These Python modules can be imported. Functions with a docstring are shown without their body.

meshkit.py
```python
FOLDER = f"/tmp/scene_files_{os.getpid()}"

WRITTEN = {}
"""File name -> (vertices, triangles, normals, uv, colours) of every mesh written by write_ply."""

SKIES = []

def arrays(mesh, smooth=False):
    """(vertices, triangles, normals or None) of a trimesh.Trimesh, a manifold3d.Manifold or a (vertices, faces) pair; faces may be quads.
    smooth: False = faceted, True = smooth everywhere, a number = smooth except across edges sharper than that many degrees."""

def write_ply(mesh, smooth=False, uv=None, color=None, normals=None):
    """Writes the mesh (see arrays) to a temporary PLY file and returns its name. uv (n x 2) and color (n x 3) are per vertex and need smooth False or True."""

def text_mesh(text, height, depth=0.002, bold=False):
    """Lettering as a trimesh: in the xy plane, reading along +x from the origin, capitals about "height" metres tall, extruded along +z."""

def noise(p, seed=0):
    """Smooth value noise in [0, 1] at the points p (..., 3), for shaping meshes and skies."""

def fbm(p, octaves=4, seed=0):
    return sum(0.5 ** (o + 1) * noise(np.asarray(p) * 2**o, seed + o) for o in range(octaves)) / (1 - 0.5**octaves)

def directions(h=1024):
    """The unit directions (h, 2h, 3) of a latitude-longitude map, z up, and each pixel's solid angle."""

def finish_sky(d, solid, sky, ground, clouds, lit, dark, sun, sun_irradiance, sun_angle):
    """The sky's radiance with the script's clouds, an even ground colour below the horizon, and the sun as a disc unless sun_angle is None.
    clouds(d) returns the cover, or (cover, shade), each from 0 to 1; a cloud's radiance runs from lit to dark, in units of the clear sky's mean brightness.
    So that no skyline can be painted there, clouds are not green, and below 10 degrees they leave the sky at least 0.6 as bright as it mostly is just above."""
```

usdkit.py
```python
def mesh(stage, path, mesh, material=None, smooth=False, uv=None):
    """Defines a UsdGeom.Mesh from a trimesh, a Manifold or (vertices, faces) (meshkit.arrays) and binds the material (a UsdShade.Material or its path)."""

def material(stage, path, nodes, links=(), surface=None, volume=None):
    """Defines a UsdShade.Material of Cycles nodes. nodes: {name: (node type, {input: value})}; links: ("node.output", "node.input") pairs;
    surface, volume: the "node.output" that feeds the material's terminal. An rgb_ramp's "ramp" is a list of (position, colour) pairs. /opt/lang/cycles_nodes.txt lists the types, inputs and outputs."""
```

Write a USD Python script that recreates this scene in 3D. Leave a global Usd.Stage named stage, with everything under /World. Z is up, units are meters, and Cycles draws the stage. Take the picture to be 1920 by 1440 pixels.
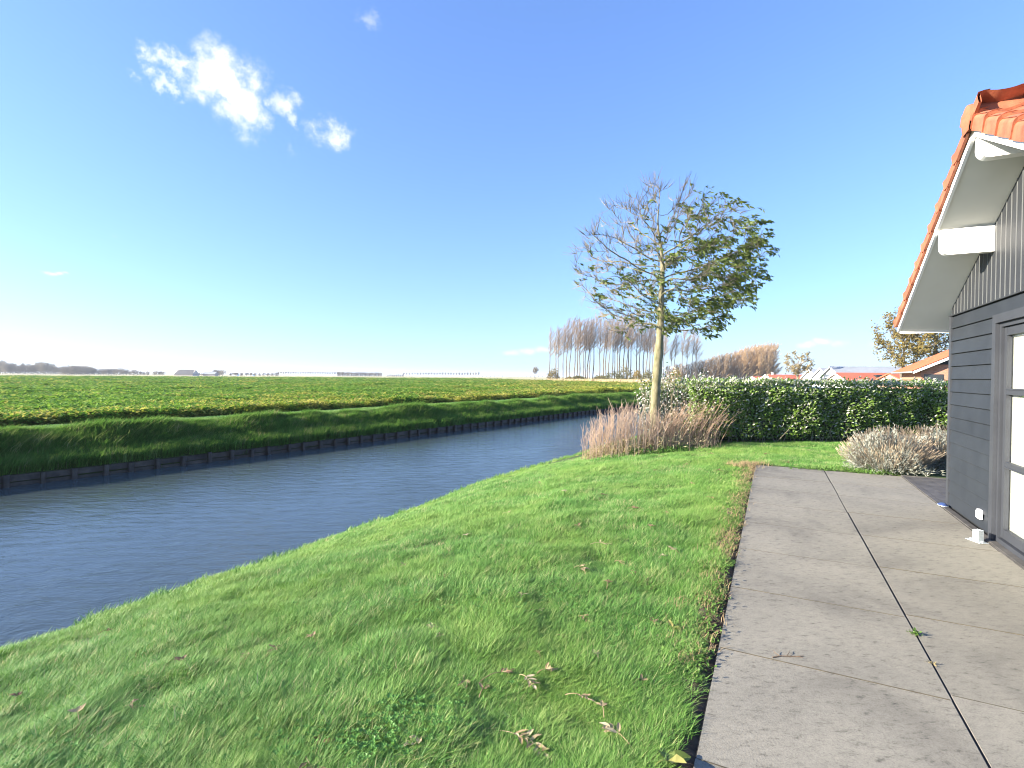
import math, random
import numpy as np, trimesh, usdkit, meshkit
from scipy.spatial import cKDTree
from scipy.interpolate import PchipInterpolator
from pxr import Usd, UsdGeom, UsdLux, UsdShade, Gf, Vt, Sdf

stage = Usd.Stage.CreateInMemory()
UsdGeom.SetStageUpAxis(stage, 'Z')
UsdGeom.SetStageMetersPerUnit(stage, 1.0)
UsdGeom.Xform.Define(stage, '/World')
UsdGeom.Scope.Define(stage, '/World/Looks')
PI = math.pi

# ------------------------------------------------------------------ camera
EYE = np.array([0, 0, 1.6])
PITCH, ROLL = math.atan(14 / 960), 0.0078
_f = np.array([0, math.cos(PITCH), -math.sin(PITCH)])
_r0, _u0 = np.array([1.0, 0, 0]), np.array([0, math.sin(PITCH), math.cos(PITCH)])
_R = math.cos(ROLL) * _r0 + math.sin(ROLL) * _u0
_U = math.cos(ROLL) * _u0 - math.sin(ROLL) * _r0
EXPOSURE = 2.12
cam = UsdGeom.Camera.Define(stage, '/World/camera')
M4 = Gf.Matrix4d(*_R, 0, *_U, 0, *(-_f), 0, *EYE, 1)
cam.AddTransformOp().Set(M4)
cam.CreateHorizontalApertureAttr(36.0)
cam.CreateVerticalApertureAttr(27.0)
cam.CreateFocalLengthAttr(18.0)
cam.CreateExposureAttr(EXPOSURE)
cam.CreateClippingRangeAttr(Gf.Vec2f(0.05, 100000))

# ------------------------------------------------------------------ sky and sun
SUN_EL, SUN_AZ = math.radians(19), math.radians(-100)      # azimuth from +y towards +x
SUN = np.array([math.sin(SUN_AZ) * math.cos(SUN_EL), math.cos(SUN_AZ) * math.cos(SUN_EL), math.sin(SUN_EL)])
SKY_STRENGTH = 0.15
SUN_INTENSITY = 1.15


def ray(x, y):
    return _f + (x - 960) / 960 * _R - (y - 720) / 960 * _U


def at(x, y, z=0.0):
    "the point of the horizontal plane z that is seen at a point of the 1920 wide photograph"
    d = ray(x, y)
    return EYE + d * (z - EYE[2]) / d[2]


def dep(x, y, Y):
    "the point at the distance Y in front of the camera"
    d = ray(x, y)
    return EYE + d * Y / d[1]


def sky_material():
    n = {'tc': ('texture_coordinate', {}),
         'sky': ('sky_texture', {'sky_type': 'single_scattering', 'sun_disc': False, 'sun_elevation': SUN_EL, 'sun_rotation': SUN_AZ,
                                 'altitude': 0.0, 'air_density': 1.1, 'aerosol_density': 0.6, 'ozone_density': 2.0}),
         'w1': ('noise_texture', {'scale': 9.0, 'detail': 6.0, 'roughness': 0.62}),
         'wc': ('vector_math', {'math_type': 'subtract', 'vector2': (0.5, 0.5, 0.5)}),
         'ws': ('vector_math', {'math_type': 'scale', 'scale': 0.16}),
         'wd': ('vector_math', {'math_type': 'add'}),
         'n2': ('noise_texture', {'scale': 22.0, 'detail': 7.0, 'roughness': 0.6}),
         'nr': ('map_range', {'from_min': 0.34, 'from_max': 0.62, 'to_min': 0.0, 'to_max': 1.0, 'clamp': True})}
    l = [('tc.generated', 'w1.vector'), ('w1.color', 'wc.vector1'), ('wc.vector', 'ws.vector1'), ('tc.generated', 'wd.vector1'), ('ws.vector', 'wd.vector2'),
         ('tc.generated', 'n2.vector'), ('n2.fac', 'nr.value')]
    blobs = [(365, 128, 52, 1.0), (405, 128, 62, 1.25), (450, 152, 62, 1.25), (462, 195, 52, 1.1), (425, 215, 38, .75), (306, 105, 40, .75), (296, 145, 28, .6), (376, 74, 26, .7),
             (548, 205, 44, .8), (562, 235, 26, .6), (622, 258, 44, .8), (490, 252, 26, .5), (690, 40, 34, .4), (560, 270, 24, .35)]
    low = [(100, 513, 20, .7), (118, 512, 20, .7), (134, 511, 14, .6), (206, 448, 14, .45), (960, 659, 26, .5), (985, 655, 30, .6), (1010, 652, 26, .5),
           (1510, 650, 30, .55), (1545, 644, 34, .6), (1580, 646, 28, .5), (1630, 645, 34, .5), (1670, 640, 34, .5)]
    prev = None
    for i, (x, y, r, k) in enumerate(blobs + low):
        c = ray(x, y)
        L = np.linalg.norm(c)
        a, rr = f'd{i}', (1.34 if i < 5 else .9) * r / 960 / L ** 1.5
        n[a] = ('vector_math', {'math_type': 'distance', 'vector2': tuple(c / L)})
        n['m' + a] = ('map_range', {'range_type': 'smoothstep', 'from_min': rr, 'from_max': rr * 0.15, 'to_min': 0.0, 'to_max': k, 'clamp': True})
        hi = i < len(blobs)
        if not hi:
            n[a][1]['vector2'] = tuple(c / L * [1, 1, 2.8])
        l += [('wd.vector' if hi else 'wl3.vector', a + '.vector1'), (a + '.value', f'm{a}.value')]
        if prev:
            n['x' + a] = ('math', {'math_type': 'maximum'})
            l += [(prev, f'x{a}.value1'), (f'm{a}.result', f'x{a}.value2')]
            prev = f'x{a}.value'
        else:
            prev = f'm{a}.result'
    # low clouds are flatter and barely warped
    n['wls'] = ('vector_math', {'math_type': 'multiply', 'vector2': (0.09, 0.09, 0.035)})
    n['wl3'] = ('vector_math', {'math_type': 'multiply', 'vector2': (1, 1, 2.8)})
    l.append(('wl.vector', 'wl3.vector1'))
    n['wl'] = ('vector_math', {'math_type': 'add'})
    l += [('wc.vector', 'wls.vector1'), ('wls.vector', 'wl.vector2'), ('tc.generated', 'wl.vector1')]
    n['cov'] = ('math', {'math_type': 'multiply', 'use_clamp': True})
    n['cov0'] = ('math', {'math_type': 'power', 'value2': 1.2, 'use_clamp': True})
    n['nb'] = ('mix_float', {'b': 1.0})
    n['mix'] = ('mix', {'color2': (2.3, 2.3, 2.3)})
    n['gm'] = ('gamma', {'gamma': 0.75})
    n['gs'] = ('mix', {'mix_type': 'multiply', 'fac': 1.0, 'color2': (.355, .482, .77)})
    l += [('sky.color', 'gm.color'), ('gm.color', 'gs.color1')]
    n['bg'] = ('background_shader', {'strength': SKY_STRENGTH})
    l += [(prev, 'cov0.value1'), (prev, 'nb.fac'), ('nr.result', 'nb.a'), ('cov0.value', 'cov.value1'), ('nb.result', 'cov.value2'), ('cov.value', 'mix.fac'), ('gs.color', 'mix.color1'), ('mix.color', 'bg.color')]
    return usdkit.material(stage, '/World/Looks/sky_air', n, l, surface='bg.background')


dome = UsdLux.DomeLight.Define(stage, '/World/sky')
UsdShade.MaterialBindingAPI.Apply(dome.GetPrim()).Bind(sky_material())
dome.GetPrim().SetCustomDataByKey('kind', 'structure')
sun = UsdLux.DistantLight.Define(stage, '/World/sun')
sun.CreateIntensityAttr(SUN_INTENSITY)
sun.CreateNormalizeAttr(True)
sun.CreateAngleAttr(0.5)
sun.CreateColorAttr(Gf.Vec3f(1.0, 0.89, 0.73))
_x = np.cross([0, 0, 1.0], SUN); _x /= np.linalg.norm(_x)
_y = np.cross(SUN, _x)
sun.AddTransformOp().Set(Gf.Matrix4d(*_x, 0, *_y, 0, *SUN, 0, 0, 0, 0, 1))

# ------------------------------------------------------------------ helpers: prims
_taken = {}


def numbered(parent, name):
    k = (parent, name)
    n = _taken.get(k, 0)
    _taken[k] = n + 1
    return f'{parent}/{name}' if n == 0 else f'{parent}/{name}_{n:03d}'


def tag(p, label=None, cat=None, group=None, kind=None):
    p = p.GetPrim() if hasattr(p, 'GetPrim') else p
    for k, v in (('label', label), ('category', cat), ('group', group), ('kind', kind)):
        if v:
            p.SetCustomDataByKey(k, v)
    return p


def thing(name, label=None, cat=None, loc=(0, 0, 0), rz=0.0, group=None, kind=None, scale=None):
    x = UsdGeom.Xform.Define(stage, numbered('/World', name))
    x.AddTranslateOp().Set(Gf.Vec3d(*map(float, loc)))
    x.AddRotateZOp().Set(math.degrees(rz))
    if scale is not None:
        x.AddScaleOp().Set(Gf.Vec3f(*map(float, scale)))
    return tag(x, label, cat, group, kind)


def obj(name, mesh, mat, parent=None, smooth=False, **kw):
    pp = '/World' if parent is None else str(parent.GetPath())
    m = usdkit.mesh(stage, numbered(pp, name), mesh, mat, smooth=smooth)
    return tag(m, **kw)


def group_part(name, parent, **kw):
    x = UsdGeom.Xform.Define(stage, numbered(str(parent.GetPath()), name))
    return tag(x, **kw)


def copy_of(src, name, label, cat, loc, rz=0.0, group=None, scale=None):
    r = thing(name, label, cat, loc, rz, group, None, scale)
    r.GetReferences().AddInternalReference(src)
    r.SetInstanceable(True)
    return r


def klass(name):
    "a class prim that holds a kind's parts"
    return stage.CreateClassPrim('/kinds_' + name)


def instancer(path, protos, P, idx, quats, scales, **kw):
    pi = UsdGeom.PointInstancer.Define(stage, path)
    pi.CreatePrototypesRel().SetTargets([p.GetPath() for p in protos(path)])
    pi.CreatePositionsAttr(Vt.Vec3fArray.FromNumpy(np.asarray(P, np.float32)))
    pi.CreateProtoIndicesAttr(Vt.IntArray.FromNumpy(np.asarray(idx, np.int32)))
    q = np.asarray(quats, float)
    pi.CreateOrientationsAttr(Vt.QuathArray([Gf.Quath(float(a), float(b), float(c), float(d)) for a, b, c, d in q]))
    s = np.asarray(scales, np.float32)
    if s.ndim == 1:
        s = np.repeat(s[:, None], 3, 1)
    pi.CreateScalesAttr(Vt.Vec3fArray.FromNumpy(s))
    return tag(pi, **kw)


def quat_z_normal(angle, normal=None):
    "quaternions: turn about z, then tilt z to the normal"
    angle = np.asarray(angle)
    qz = np.stack([np.cos(angle / 2), 0 * angle, 0 * angle, np.sin(angle / 2)], 1)
    if normal is None:
        return qz
    n = normal / np.linalg.norm(normal, axis=1, keepdims=True)
    w = 1 + n[:, 2]
    qt = np.stack([w, -n[:, 1], n[:, 0], 0 * w], 1)
    qt /= np.linalg.norm(qt, axis=1, keepdims=True)
    a, b, c, d = qt.T
    e, f, g, h = qz.T
    return np.stack([a * e - b * f - c * g - d * h, a * f + b * e + c * h - d * g, a * g - b * h + c * e + d * f, a * h + b * g - c * f + d * e], 1)


# ------------------------------------------------------------------ helpers: meshes
class MB:
    def __init__(s):
        s.v, s.f, s.n = [], [], 0

    def add(s, v, f):
        v, f = np.asarray(v, float), np.asarray(f, int)
        if f.shape[1] == 4:
            f = np.vstack([f[:, [0, 1, 2]], f[:, [0, 2, 3]]])
        s.v.append(v); s.f.append(f + s.n); s.n += len(v)
        return s

    def mesh(s):
        return np.vstack(s.v), np.vstack(s.f)

    def box(s, lo, hi):
        m = trimesh.creation.box(bounds=[np.minimum(lo, hi), np.maximum(lo, hi)])
        return s.add(m.vertices, m.faces)

    def tm(s, m):
        return s.add(m.vertices, m.faces)

    def tube(s, pts, rad, sides=6, caps=True):
        p = np.asarray(pts, float)
        r = np.broadcast_to(rad, (len(p),)).astype(float)
        t = np.gradient(p, axis=0)
        t /= np.linalg.norm(t, axis=1, keepdims=True) + 1e-12
        ref = np.array([0, 0, 1.0]) if abs(t[:, 2]).mean() < .8 else np.array([0.3, 1.0, 0])
        a = np.cross(t, ref); a /= np.linalg.norm(a, axis=1, keepdims=True) + 1e-12
        b = np.cross(t, a)
        g = np.arange(sides) * 2 * PI / sides
        v = p[:, None] + r[:, None, None] * (np.cos(g)[None, :, None] * a[:, None] + np.sin(g)[None, :, None] * b[:, None])
        i, j = np.meshgrid(np.arange(len(p) - 1), np.arange(sides), indexing='ij')
        q = np.stack([i * sides + j, (i + 1) * sides + j, (i + 1) * sides + (j + 1) % sides, i * sides + (j + 1) % sides], -1).reshape(-1, 4)
        s.add(v.reshape(-1, 3), q)
        if caps and sides > 3:
            base = s.n - len(p) * sides
            k = np.arange(1, sides - 1)
            s.f.append(np.stack([0 * k, k, k + 1], 1) + base)
            s.f.append(np.stack([0 * k, k + 1, k], 1) + base + (len(p) - 1) * sides)
        return s


def segs(P0, P1, R0, R1, sides=3):
    "many separate tapered sticks at once"
    P0, P1 = np.asarray(P0, float), np.asarray(P1, float)
    n = len(P0)
    R0, R1 = np.broadcast_to(R0, (n,)), np.broadcast_to(R1, (n,))
    t = P1 - P0
    t = t / (np.linalg.norm(t, axis=1, keepdims=True) + 1e-12)
    ref = np.where(np.abs(t[:, 2:]) < .9, [[0, 0, 1.0]], [[1.0, 0, 0]])
    a = np.cross(t, ref); a /= np.linalg.norm(a, axis=1, keepdims=True) + 1e-12
    b = np.cross(t, a)
    g = np.arange(sides) * 2 * PI / sides
    ring = np.cos(g)[None, :, None] * a[:, None] + np.sin(g)[None, :, None] * b[:, None]
    v = np.concatenate([P0[:, None] + R0[:, None, None] * ring, P1[:, None] + R1[:, None, None] * ring], 1)
    j = np.arange(sides)
    q = np.stack([j, sides + j, sides + (j + 1) % sides, (j + 1) % sides], 1)
    f = (np.arange(n)[:, None, None] * 2 * sides + q[None]).reshape(-1, 4)
    return v.reshape(-1, 3), np.vstack([f[:, [0, 1, 2]], f[:, [0, 2, 3]]])


def unit(a):
    return a / (np.linalg.norm(a, axis=-1, keepdims=True) + 1e-12)


def leaves(P, D, N, L, W, fold=0.15, curl=0.0):
    "oval folded leaves: base P, direction D, upper side N"
    P, D = np.asarray(P, float), unit(np.asarray(D, float))
    S = unit(np.cross(D, np.asarray(N, float)))
    N = np.cross(S, D)
    n = len(P)
    L = np.broadcast_to(L, (n,))[:, None]; W = np.broadcast_to(W, (n,))[:, None]
    mid = P + D * L * .48 - N * W * fold
    tip = P + D * L - N * L * curl
    l = P + D * L * .45 + S * W * .5
    r = P + D * L * .45 - S * W * .5
    v = np.stack([P, l, tip, r, mid], 1).reshape(-1, 3)
    f = np.array([[0, 1, 4], [1, 2, 4], [2, 3, 4], [3, 0, 4]])
    return v, (np.arange(n)[:, None, None] * 5 + f[None]).reshape(-1, 3)


def blades(P, H, W, lean, az, up=None):
    "grass blades bending over: root P, height H, width W, bend distance lean towards the angle az"
    n = len(P)
    H, W, lean = [np.broadcast_to(a, (n,))[:, None] for a in (H, W, lean)]
    d = np.stack([np.cos(az), np.sin(az), 0 * az], 1)
    s = np.stack([-np.sin(az), np.cos(az), 0 * az], 1)
    z = np.array([0, 0, 1.0])
    m = P + z * H * .58 + d * lean * .32
    t = P + z * H + d * lean
    v = np.stack([P - s * W / 2, P + s * W / 2, m - s * W * .38, m + s * W * .38, t], 1).reshape(-1, 3)
    f = np.array([[0, 1, 3], [0, 3, 2], [2, 3, 4]])
    return v, (np.arange(n)[:, None, None] * 5 + f[None]).reshape(-1, 3)


def prism(poly, axis, a, b):
    "polygon (list of 2D points, counter-clockwise) extruded from a to b along an axis (0, 1, 2); the other two axes in cyclic order"
    from shapely.geometry import Polygon
    m = trimesh.creation.extrude_polygon(Polygon(poly), b - a, engine='earcut')
    v = np.array(m.vertices); v[:, 2] += a
    o = np.empty_like(v)
    o[:, (axis + 1) % 3], o[:, (axis + 2) % 3], o[:, axis] = v[:, 0], v[:, 1], v[:, 2]
    return trimesh.Trimesh(o, m.faces, process=False)


# ------------------------------------------------------------------ materials
def mat(name, nodes, links, surface='p.BSDF', volume=None):
    return usdkit.material(stage, '/World/Looks/' + name, nodes, links, surface=surface, volume=volume)


def rough(name, c1, c2, scale=8.0, r=0.8, bump=0.0, bscale=40.0, detail=5.0, spec=0.4, stretch=(1, 1, 1), coord='position', extra=None, vary=0.0):
    n = {'g': ('geometry', {}), 't': ('texture_coordinate', {}), 'm': ('mapping', {'scale': stretch}), 'n': ('noise_texture', {'scale': scale, 'detail': detail, 'roughness': .6}),
         'c': ('rgb_ramp', {'ramp': [(0.3, c1), (0.7, c2)]}), 'p': ('principled_bsdf', {'roughness': r, 'specular_ior_level': spec})}
    l = [('g.position' if coord == 'position' else 't.object', 'm.vector'), ('m.vector', 'n.vector'), ('n.fac', 'c.fac')]
    src = 'c.color'
    if vary:
        n['oi'] = ('object_info', {})
        n['vr'] = ('map_range', {'to_min': 1 - vary, 'to_max': 1 + vary})
        n['hv'] = ('hsv', {})
        l += [('oi.random', 'vr.value'), ('vr.result', 'hv.value'), (src, 'hv.color')]
        src = 'hv.color'
    l.append((src, 'p.base_color'))
    if bump:
        n['b2'] = ('noise_texture', {'scale': bscale, 'detail': 6.0, 'roughness': .65})
        n['bp'] = ('bump', {'strength': bump, 'distance': 0.01})
        l += [('m.vector', 'b2.vector'), ('b2.fac', 'bp.height'), ('bp.normal', 'p.normal')]
    return mat(name, n, l)


def leafy(name, ramp, trans=0.35, r=0.5, patch=None, pscale=0.5, back=None, rnd='both', spec=0.4, tint=None):
    "leaf colours picked per leaf and per copy; patch: a second ramp mixed in by broad noise; back: colour of the underside"
    n = {'g': ('geometry', {}), 'oi': ('object_info', {}), 'a': ('math', {'math_type': 'add'}), 'fr': ('math', {'math_type': 'fraction'}), 'c': ('rgb_ramp', {'ramp': ramp}),
         'd': ('principled_bsdf', {'roughness': r, 'specular_ior_level': spec}), 't': ('translucent_bsdf', {}), 'mx': ('mix_closure', {'fac': trans})}
    l = [('g.random_per_island', 'a.value1'), ('oi.random', 'a.value2'), ('a.value', 'fr.value1'), ('fr.value', 'c.fac'), ('d.BSDF', 'mx.closure1'), ('t.BSDF', 'mx.closure2')]
    src = 'c.color'
    if patch:
        n['n'] = ('noise_texture', {'scale': pscale, 'detail': 3.0, 'roughness': .6})
        n['nr'] = ('map_range', {'from_min': .42, 'from_max': .6, 'clamp': True})
        n['c2'] = ('rgb_ramp', {'ramp': patch})
        n['pm'] = ('mix', {})
        l += [('g.position', 'n.vector'), ('n.fac', 'nr.value'), ('nr.result', 'pm.fac'), (src, 'pm.color1'), ('fr.value', 'c2.fac'), ('c2.color', 'pm.color2')]
        src = 'pm.color'
    if tint:
        n, l, src = tint(n, l, src)
    tsrc = src
    if back:
        n['bk'] = ('mix', {'color2': back})
        l += [('g.backfacing', 'bk.fac'), (src, 'bk.color1')]
        src = 'bk.color'
    l += [(src, 'd.base_color'), (tsrc, 't.color')]
    return mat(name, n, l, surface='mx.closure')


GRASS = leafy('grass_blades', [(0, (.055, .155, .026)), (.35, (.10, .245, .042)), (.7, (.16, .325, .066)), (.90, (.26, .41, .13)), (.96, (.42, .42, .19)), (1, (.50, .43, .24))], trans=.30, r=.55,
              patch=[(0, (.10, .22, .034)), (.5, (.165, .315, .056)), (1, (.29, .39, .11))], pscale=.55, spec=.35)
BANK_GRASS = leafy('bank_grass', [(0, (.07, .17, .025)), (.5, (.12, .25, .042)), (.82, (.18, .30, .06)), (.95, (.26, .33, .10)), (1, (.34, .30, .15))], trans=.5, r=.8, spec=.05)
REED = leafy('reed_leaves', [(0, (.24, .32, .08)), (.6, (.34, .40, .13)), (1, (.46, .44, .22))], trans=.4)
STRAW = leafy('dry_straw', [(0, (.30, .22, .11)), (.6, (.45, .35, .19)), (1, (.55, .45, .28))], trans=.25, r=.7)
WEED = leafy('weed_leaves', [(0, (.06, .14, .02)), (.6, (.10, .20, .035)), (1, (.17, .25, .06))], trans=.35)
CLOVER = leafy('clover_leaves', [(0, (.07, .19, .03)), (.6, (.11, .26, .05)), (1, (.20, .34, .11))], trans=.35)
SOIL = rough('garden_soil', (.035, .025, .016), (.115, .085, .055), 14, .95, .9, 60, vary=0)
LAWN_SOIL = rough('turf_soil', (.025, .045, .010), (.055, .085, .018), 5, .95)
BANK_SOIL = rough('bank_soil', (.025, .045, .012), (.05, .075, .02), 3, .95)
FIELD_SOIL = rough('field_soil', (.08, .13, .02), (.14, .18, .04), .5, .95)
STUBBLE = rough('stubble', (.30, .30, .12), (.42, .36, .18), .02, .95, detail=3)
BARK = rough('bark', (.085, .085, .035), (.25, .225, .14), 9, .9, .6, 45, stretch=(1, 1, .4))
TWIG = rough('twigs', (.13, .115, .08), (.22, .195, .14), 5, .85)
FARBARK = rough('poplar_bark', (.125, .10, .075), (.21, .175, .135), .6, .9, vary=.15)
FARTWIG = rough('poplar_twigs', (.26, .185, .125), (.37, .275, .185), .2, .9, vary=.15)
BROWNTWIG = rough('brown_twigs', (.36, .24, .13), (.50, .36, .21), .15, .9, vary=.15)
FARWOOD = rough('far_wood', (.13, .115, .085), (.21, .175, .125), .05, .95, vary=.2)
CONCRETE = None


def concrete():
    n = {'g': ('geometry', {}), 'oi': ('object_info', {}), 'm': ('mapping', {'rotation': (0, 0, math.radians(-27)), 'scale': (1, 1, 1)}),
         'ms': ('mapping', {'rotation': (0, 0, math.radians(-63)), 'scale': (1.0, 2.2, 1)}),
         'n1': ('noise_texture', {'scale': 1.1, 'detail': 5.0, 'roughness': .62, 'distortion': .6}), 'n2': ('noise_texture', {'scale': 12.0, 'detail': 8.0, 'roughness': .78}),
         'n3': ('noise_texture', {'scale': 130.0, 'detail': 3.0, 'roughness': .7}), 'v': ('voronoi_texture', {'scale': 46.0, 'randomness': 1.0}),
         'c1': ('rgb_ramp', {'ramp': [(.28, (.150, .141, .117)), (.45, (.215, .203, .166)), (.66, (.250, .235, .190))]}),
         'c2': ('rgb_ramp', {'ramp': [(.32, (.34, .34, .34)), (.45, (.9, .9, .9)), (.7, (1.08, 1.08, 1.08))]}),
         'c3': ('rgb_ramp', {'ramp': [(.25, (.62, .62, .62)), (.45, (1, 1, 1)), (.75, (1.2, 1.2, 1.2))]}),
         'x1': ('mix', {'mix_type': 'multiply', 'fac': 1.0}), 'x2': ('mix', {'mix_type': 'multiply', 'fac': 1.0}),
         'vr': ('map_range', {'to_min': .93, 'to_max': 1.07}), 'hv': ('hsv', {}),
         'b': ('bump', {'strength': .5, 'distance': .004}), 'p': ('principled_bsdf', {'roughness': .8, 'specular_ior_level': .35})}
    l = [('g.position', 'm.vector'), ('g.position', 'ms.vector'), ('m.vector', 'n1.vector'), ('ms.vector', 'n2.vector'), ('g.position', 'n3.vector'), ('n1.fac', 'c1.fac'), ('n2.fac', 'c2.fac'), ('n3.fac', 'c3.fac'),
         ('c1.color', 'x1.color1'), ('c2.color', 'x1.color2'), ('x1.color', 'x2.color1'), ('c3.color', 'x2.color2'), ('oi.random', 'vr.value'), ('vr.result', 'hv.value'), ('x2.color', 'hv.color'), ('hv.color', 'p.base_color'),
         ('n3.fac', 'b.height'), ('b.normal', 'p.normal')]
    return mat('concrete_slabs', n, l)


CONCRETE = concrete()
DECK = rough('dark_decking', (.045, .043, .040), (.105, .10, .092), 6, .7, .4, 30, stretch=(1, 1, 1))
SIDING = rough('slate_paint', (.020, .0245, .031), (.027, .0325, .040), 4, .58, .15, 70, vary=.05, spec=.25)
SIDING2 = rough('slate_paint_gable', (.026, .029, .034), (.034, .0375, .043), 3, .5, .12, 90, vary=.05, spec=.3)
TRIM = rough('trim_paint', (.034, .038, .046), (.046, .051, .060), 3, .5, .1, 80, spec=.3)
EDGE = rough('light_edge_paint', (.11, .118, .12), (.15, .158, .16), 3, .5, spec=.3)
WHITE = rough('white_paint', (.76, .76, .74), (.82, .82, .80), 2, .45, .05, 60)
SOFFIT = rough('soffit_board', (.60, .60, .55), (.66, .66, .61), 1.2, .7)
NTILE = rough('bright_terracotta', (.40, .105, .045), (.50, .15, .07), 3, .7)
TILE = rough('terracotta_tile', (.24, .072, .036), (.40, .135, .07), 9, .68, .25, 60, vary=.10)
CURTAIN = rough('curtain_cloth', (.46, .455, .41), (.52, .51, .465), 6, .9)
DARKGAP = rough('dark_joint', (.02, .02, .02), (.03, .03, .03), 6, .9)
GALV = mat('galvanised_steel', {'g': ('geometry', {}), 'n': ('noise_texture', {'scale': 40.0, 'detail': 4.0}), 'c': ('rgb_ramp', {'ramp': [(.3, (.42, .48, .50)), (.7, (.62, .67, .68))]}),
           'p': ('principled_bsdf', {'metallic': .6, 'roughness': .5})}, [('g.position', 'n.vector'), ('n.fac', 'c.fac'), ('c.color', 'p.base_color')])
PLASTIC = rough('white_plastic', (.78, .78, .78), (.82, .82, .82), 3, .35)
BLUE = rough('blue_enamel', (.03, .05, .14), (.05, .08, .20), 6, .3)
GLASS = mat('window_glass', {'g': ('geometry', {}), 'd': ('vector_math', {'math_type': 'dot_product'}), 'a': ('math', {'math_type': 'absolute'}), 'o': ('math', {'math_type': 'subtract', 'value1': 1.0}),
                             'p': ('math', {'math_type': 'power', 'value2': 5.0}), 'f': ('math', {'math_type': 'multiply_add', 'value2': .96, 'value3': .04}),
                             't': ('transparent_bsdf', {'color': (.96, .98, .97)}), 'r': ('glossy_bsdf', {'roughness': .01, 'color': (1, 1, 1)}), 'mx': ('mix_closure', {})},
            [('g.incoming', 'd.vector1'), ('g.normal', 'd.vector2'), ('d.value', 'a.value1'), ('a.value', 'o.value2'), ('o.value', 'p.value1'), ('p.value', 'f.value1'), ('f.value', 'mx.fac'), ('t.BSDF', 'mx.closure1'), ('r.BSDF', 'mx.closure2')], surface='mx.closure')
REVET = rough('wet_timber', (.022, .016, .011), (.075, .055, .040), 4, .75, .6, 30, vary=.25)


def water():
    n = {'g': ('geometry', {}), 'm': ('mapping', {'rotation': (0, 0, math.radians(-8)), 'scale': (1.0, 2.1, 1)}),
         'n1': ('noise_texture', {'scale': 2.1, 'detail': 5.0, 'roughness': .55, 'distortion': .8}), 'n2': ('noise_texture', {'scale': 9.0, 'detail': 4.0, 'roughness': .6, 'distortion': .5}),
         'n3': ('noise_texture', {'scale': .16, 'detail': 2.0}), 'nr': ('map_range', {'from_min': .35, 'from_max': .65, 'to_min': .55, 'to_max': 1.0, 'clamp': True}),
         's': ('math', {'math_type': 'multiply_add', 'value2': .22}), 'b': ('bump', {'distance': .024}),
         'p': ('principled_bsdf', {'base_color': (.038, .052, .053), 'roughness': .03, 'ior': 1.333, 'specular_ior_level': .5})}
    l = [('g.position', 'm.vector'), ('m.vector', 'n1.vector'), ('m.vector', 'n2.vector'), ('g.position', 'n3.vector'), ('n3.fac', 'nr.value'), ('n2.fac', 's.value1'), ('n1.fac', 's.value3'), ('s.value', 'b.height'),
         ('nr.result', 'b.strength'), ('b.normal', 'p.normal')]
    return mat('canal_water', n, l)


WATER = water()

# ------------------------------------------------------------------ the setting: canal, banks, field, lawn
WZ = -1.0                                   # water level; the terrace is z = 0
A0 = at(0, 915, WZ)[:2]
cd = at(1088, 779, WZ)[:2] - A0; cd /= np.linalg.norm(cd)
cn = np.array([-cd[1], cd[0]])              # towards the field


def st(P):
    q = np.asarray(P)[..., :2] - A0
    return q @ cd, q @ cn


def xy(s, t):
    return A0 + np.asarray(s)[..., None] * cd + np.asarray(t)[..., None] * cn


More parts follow.
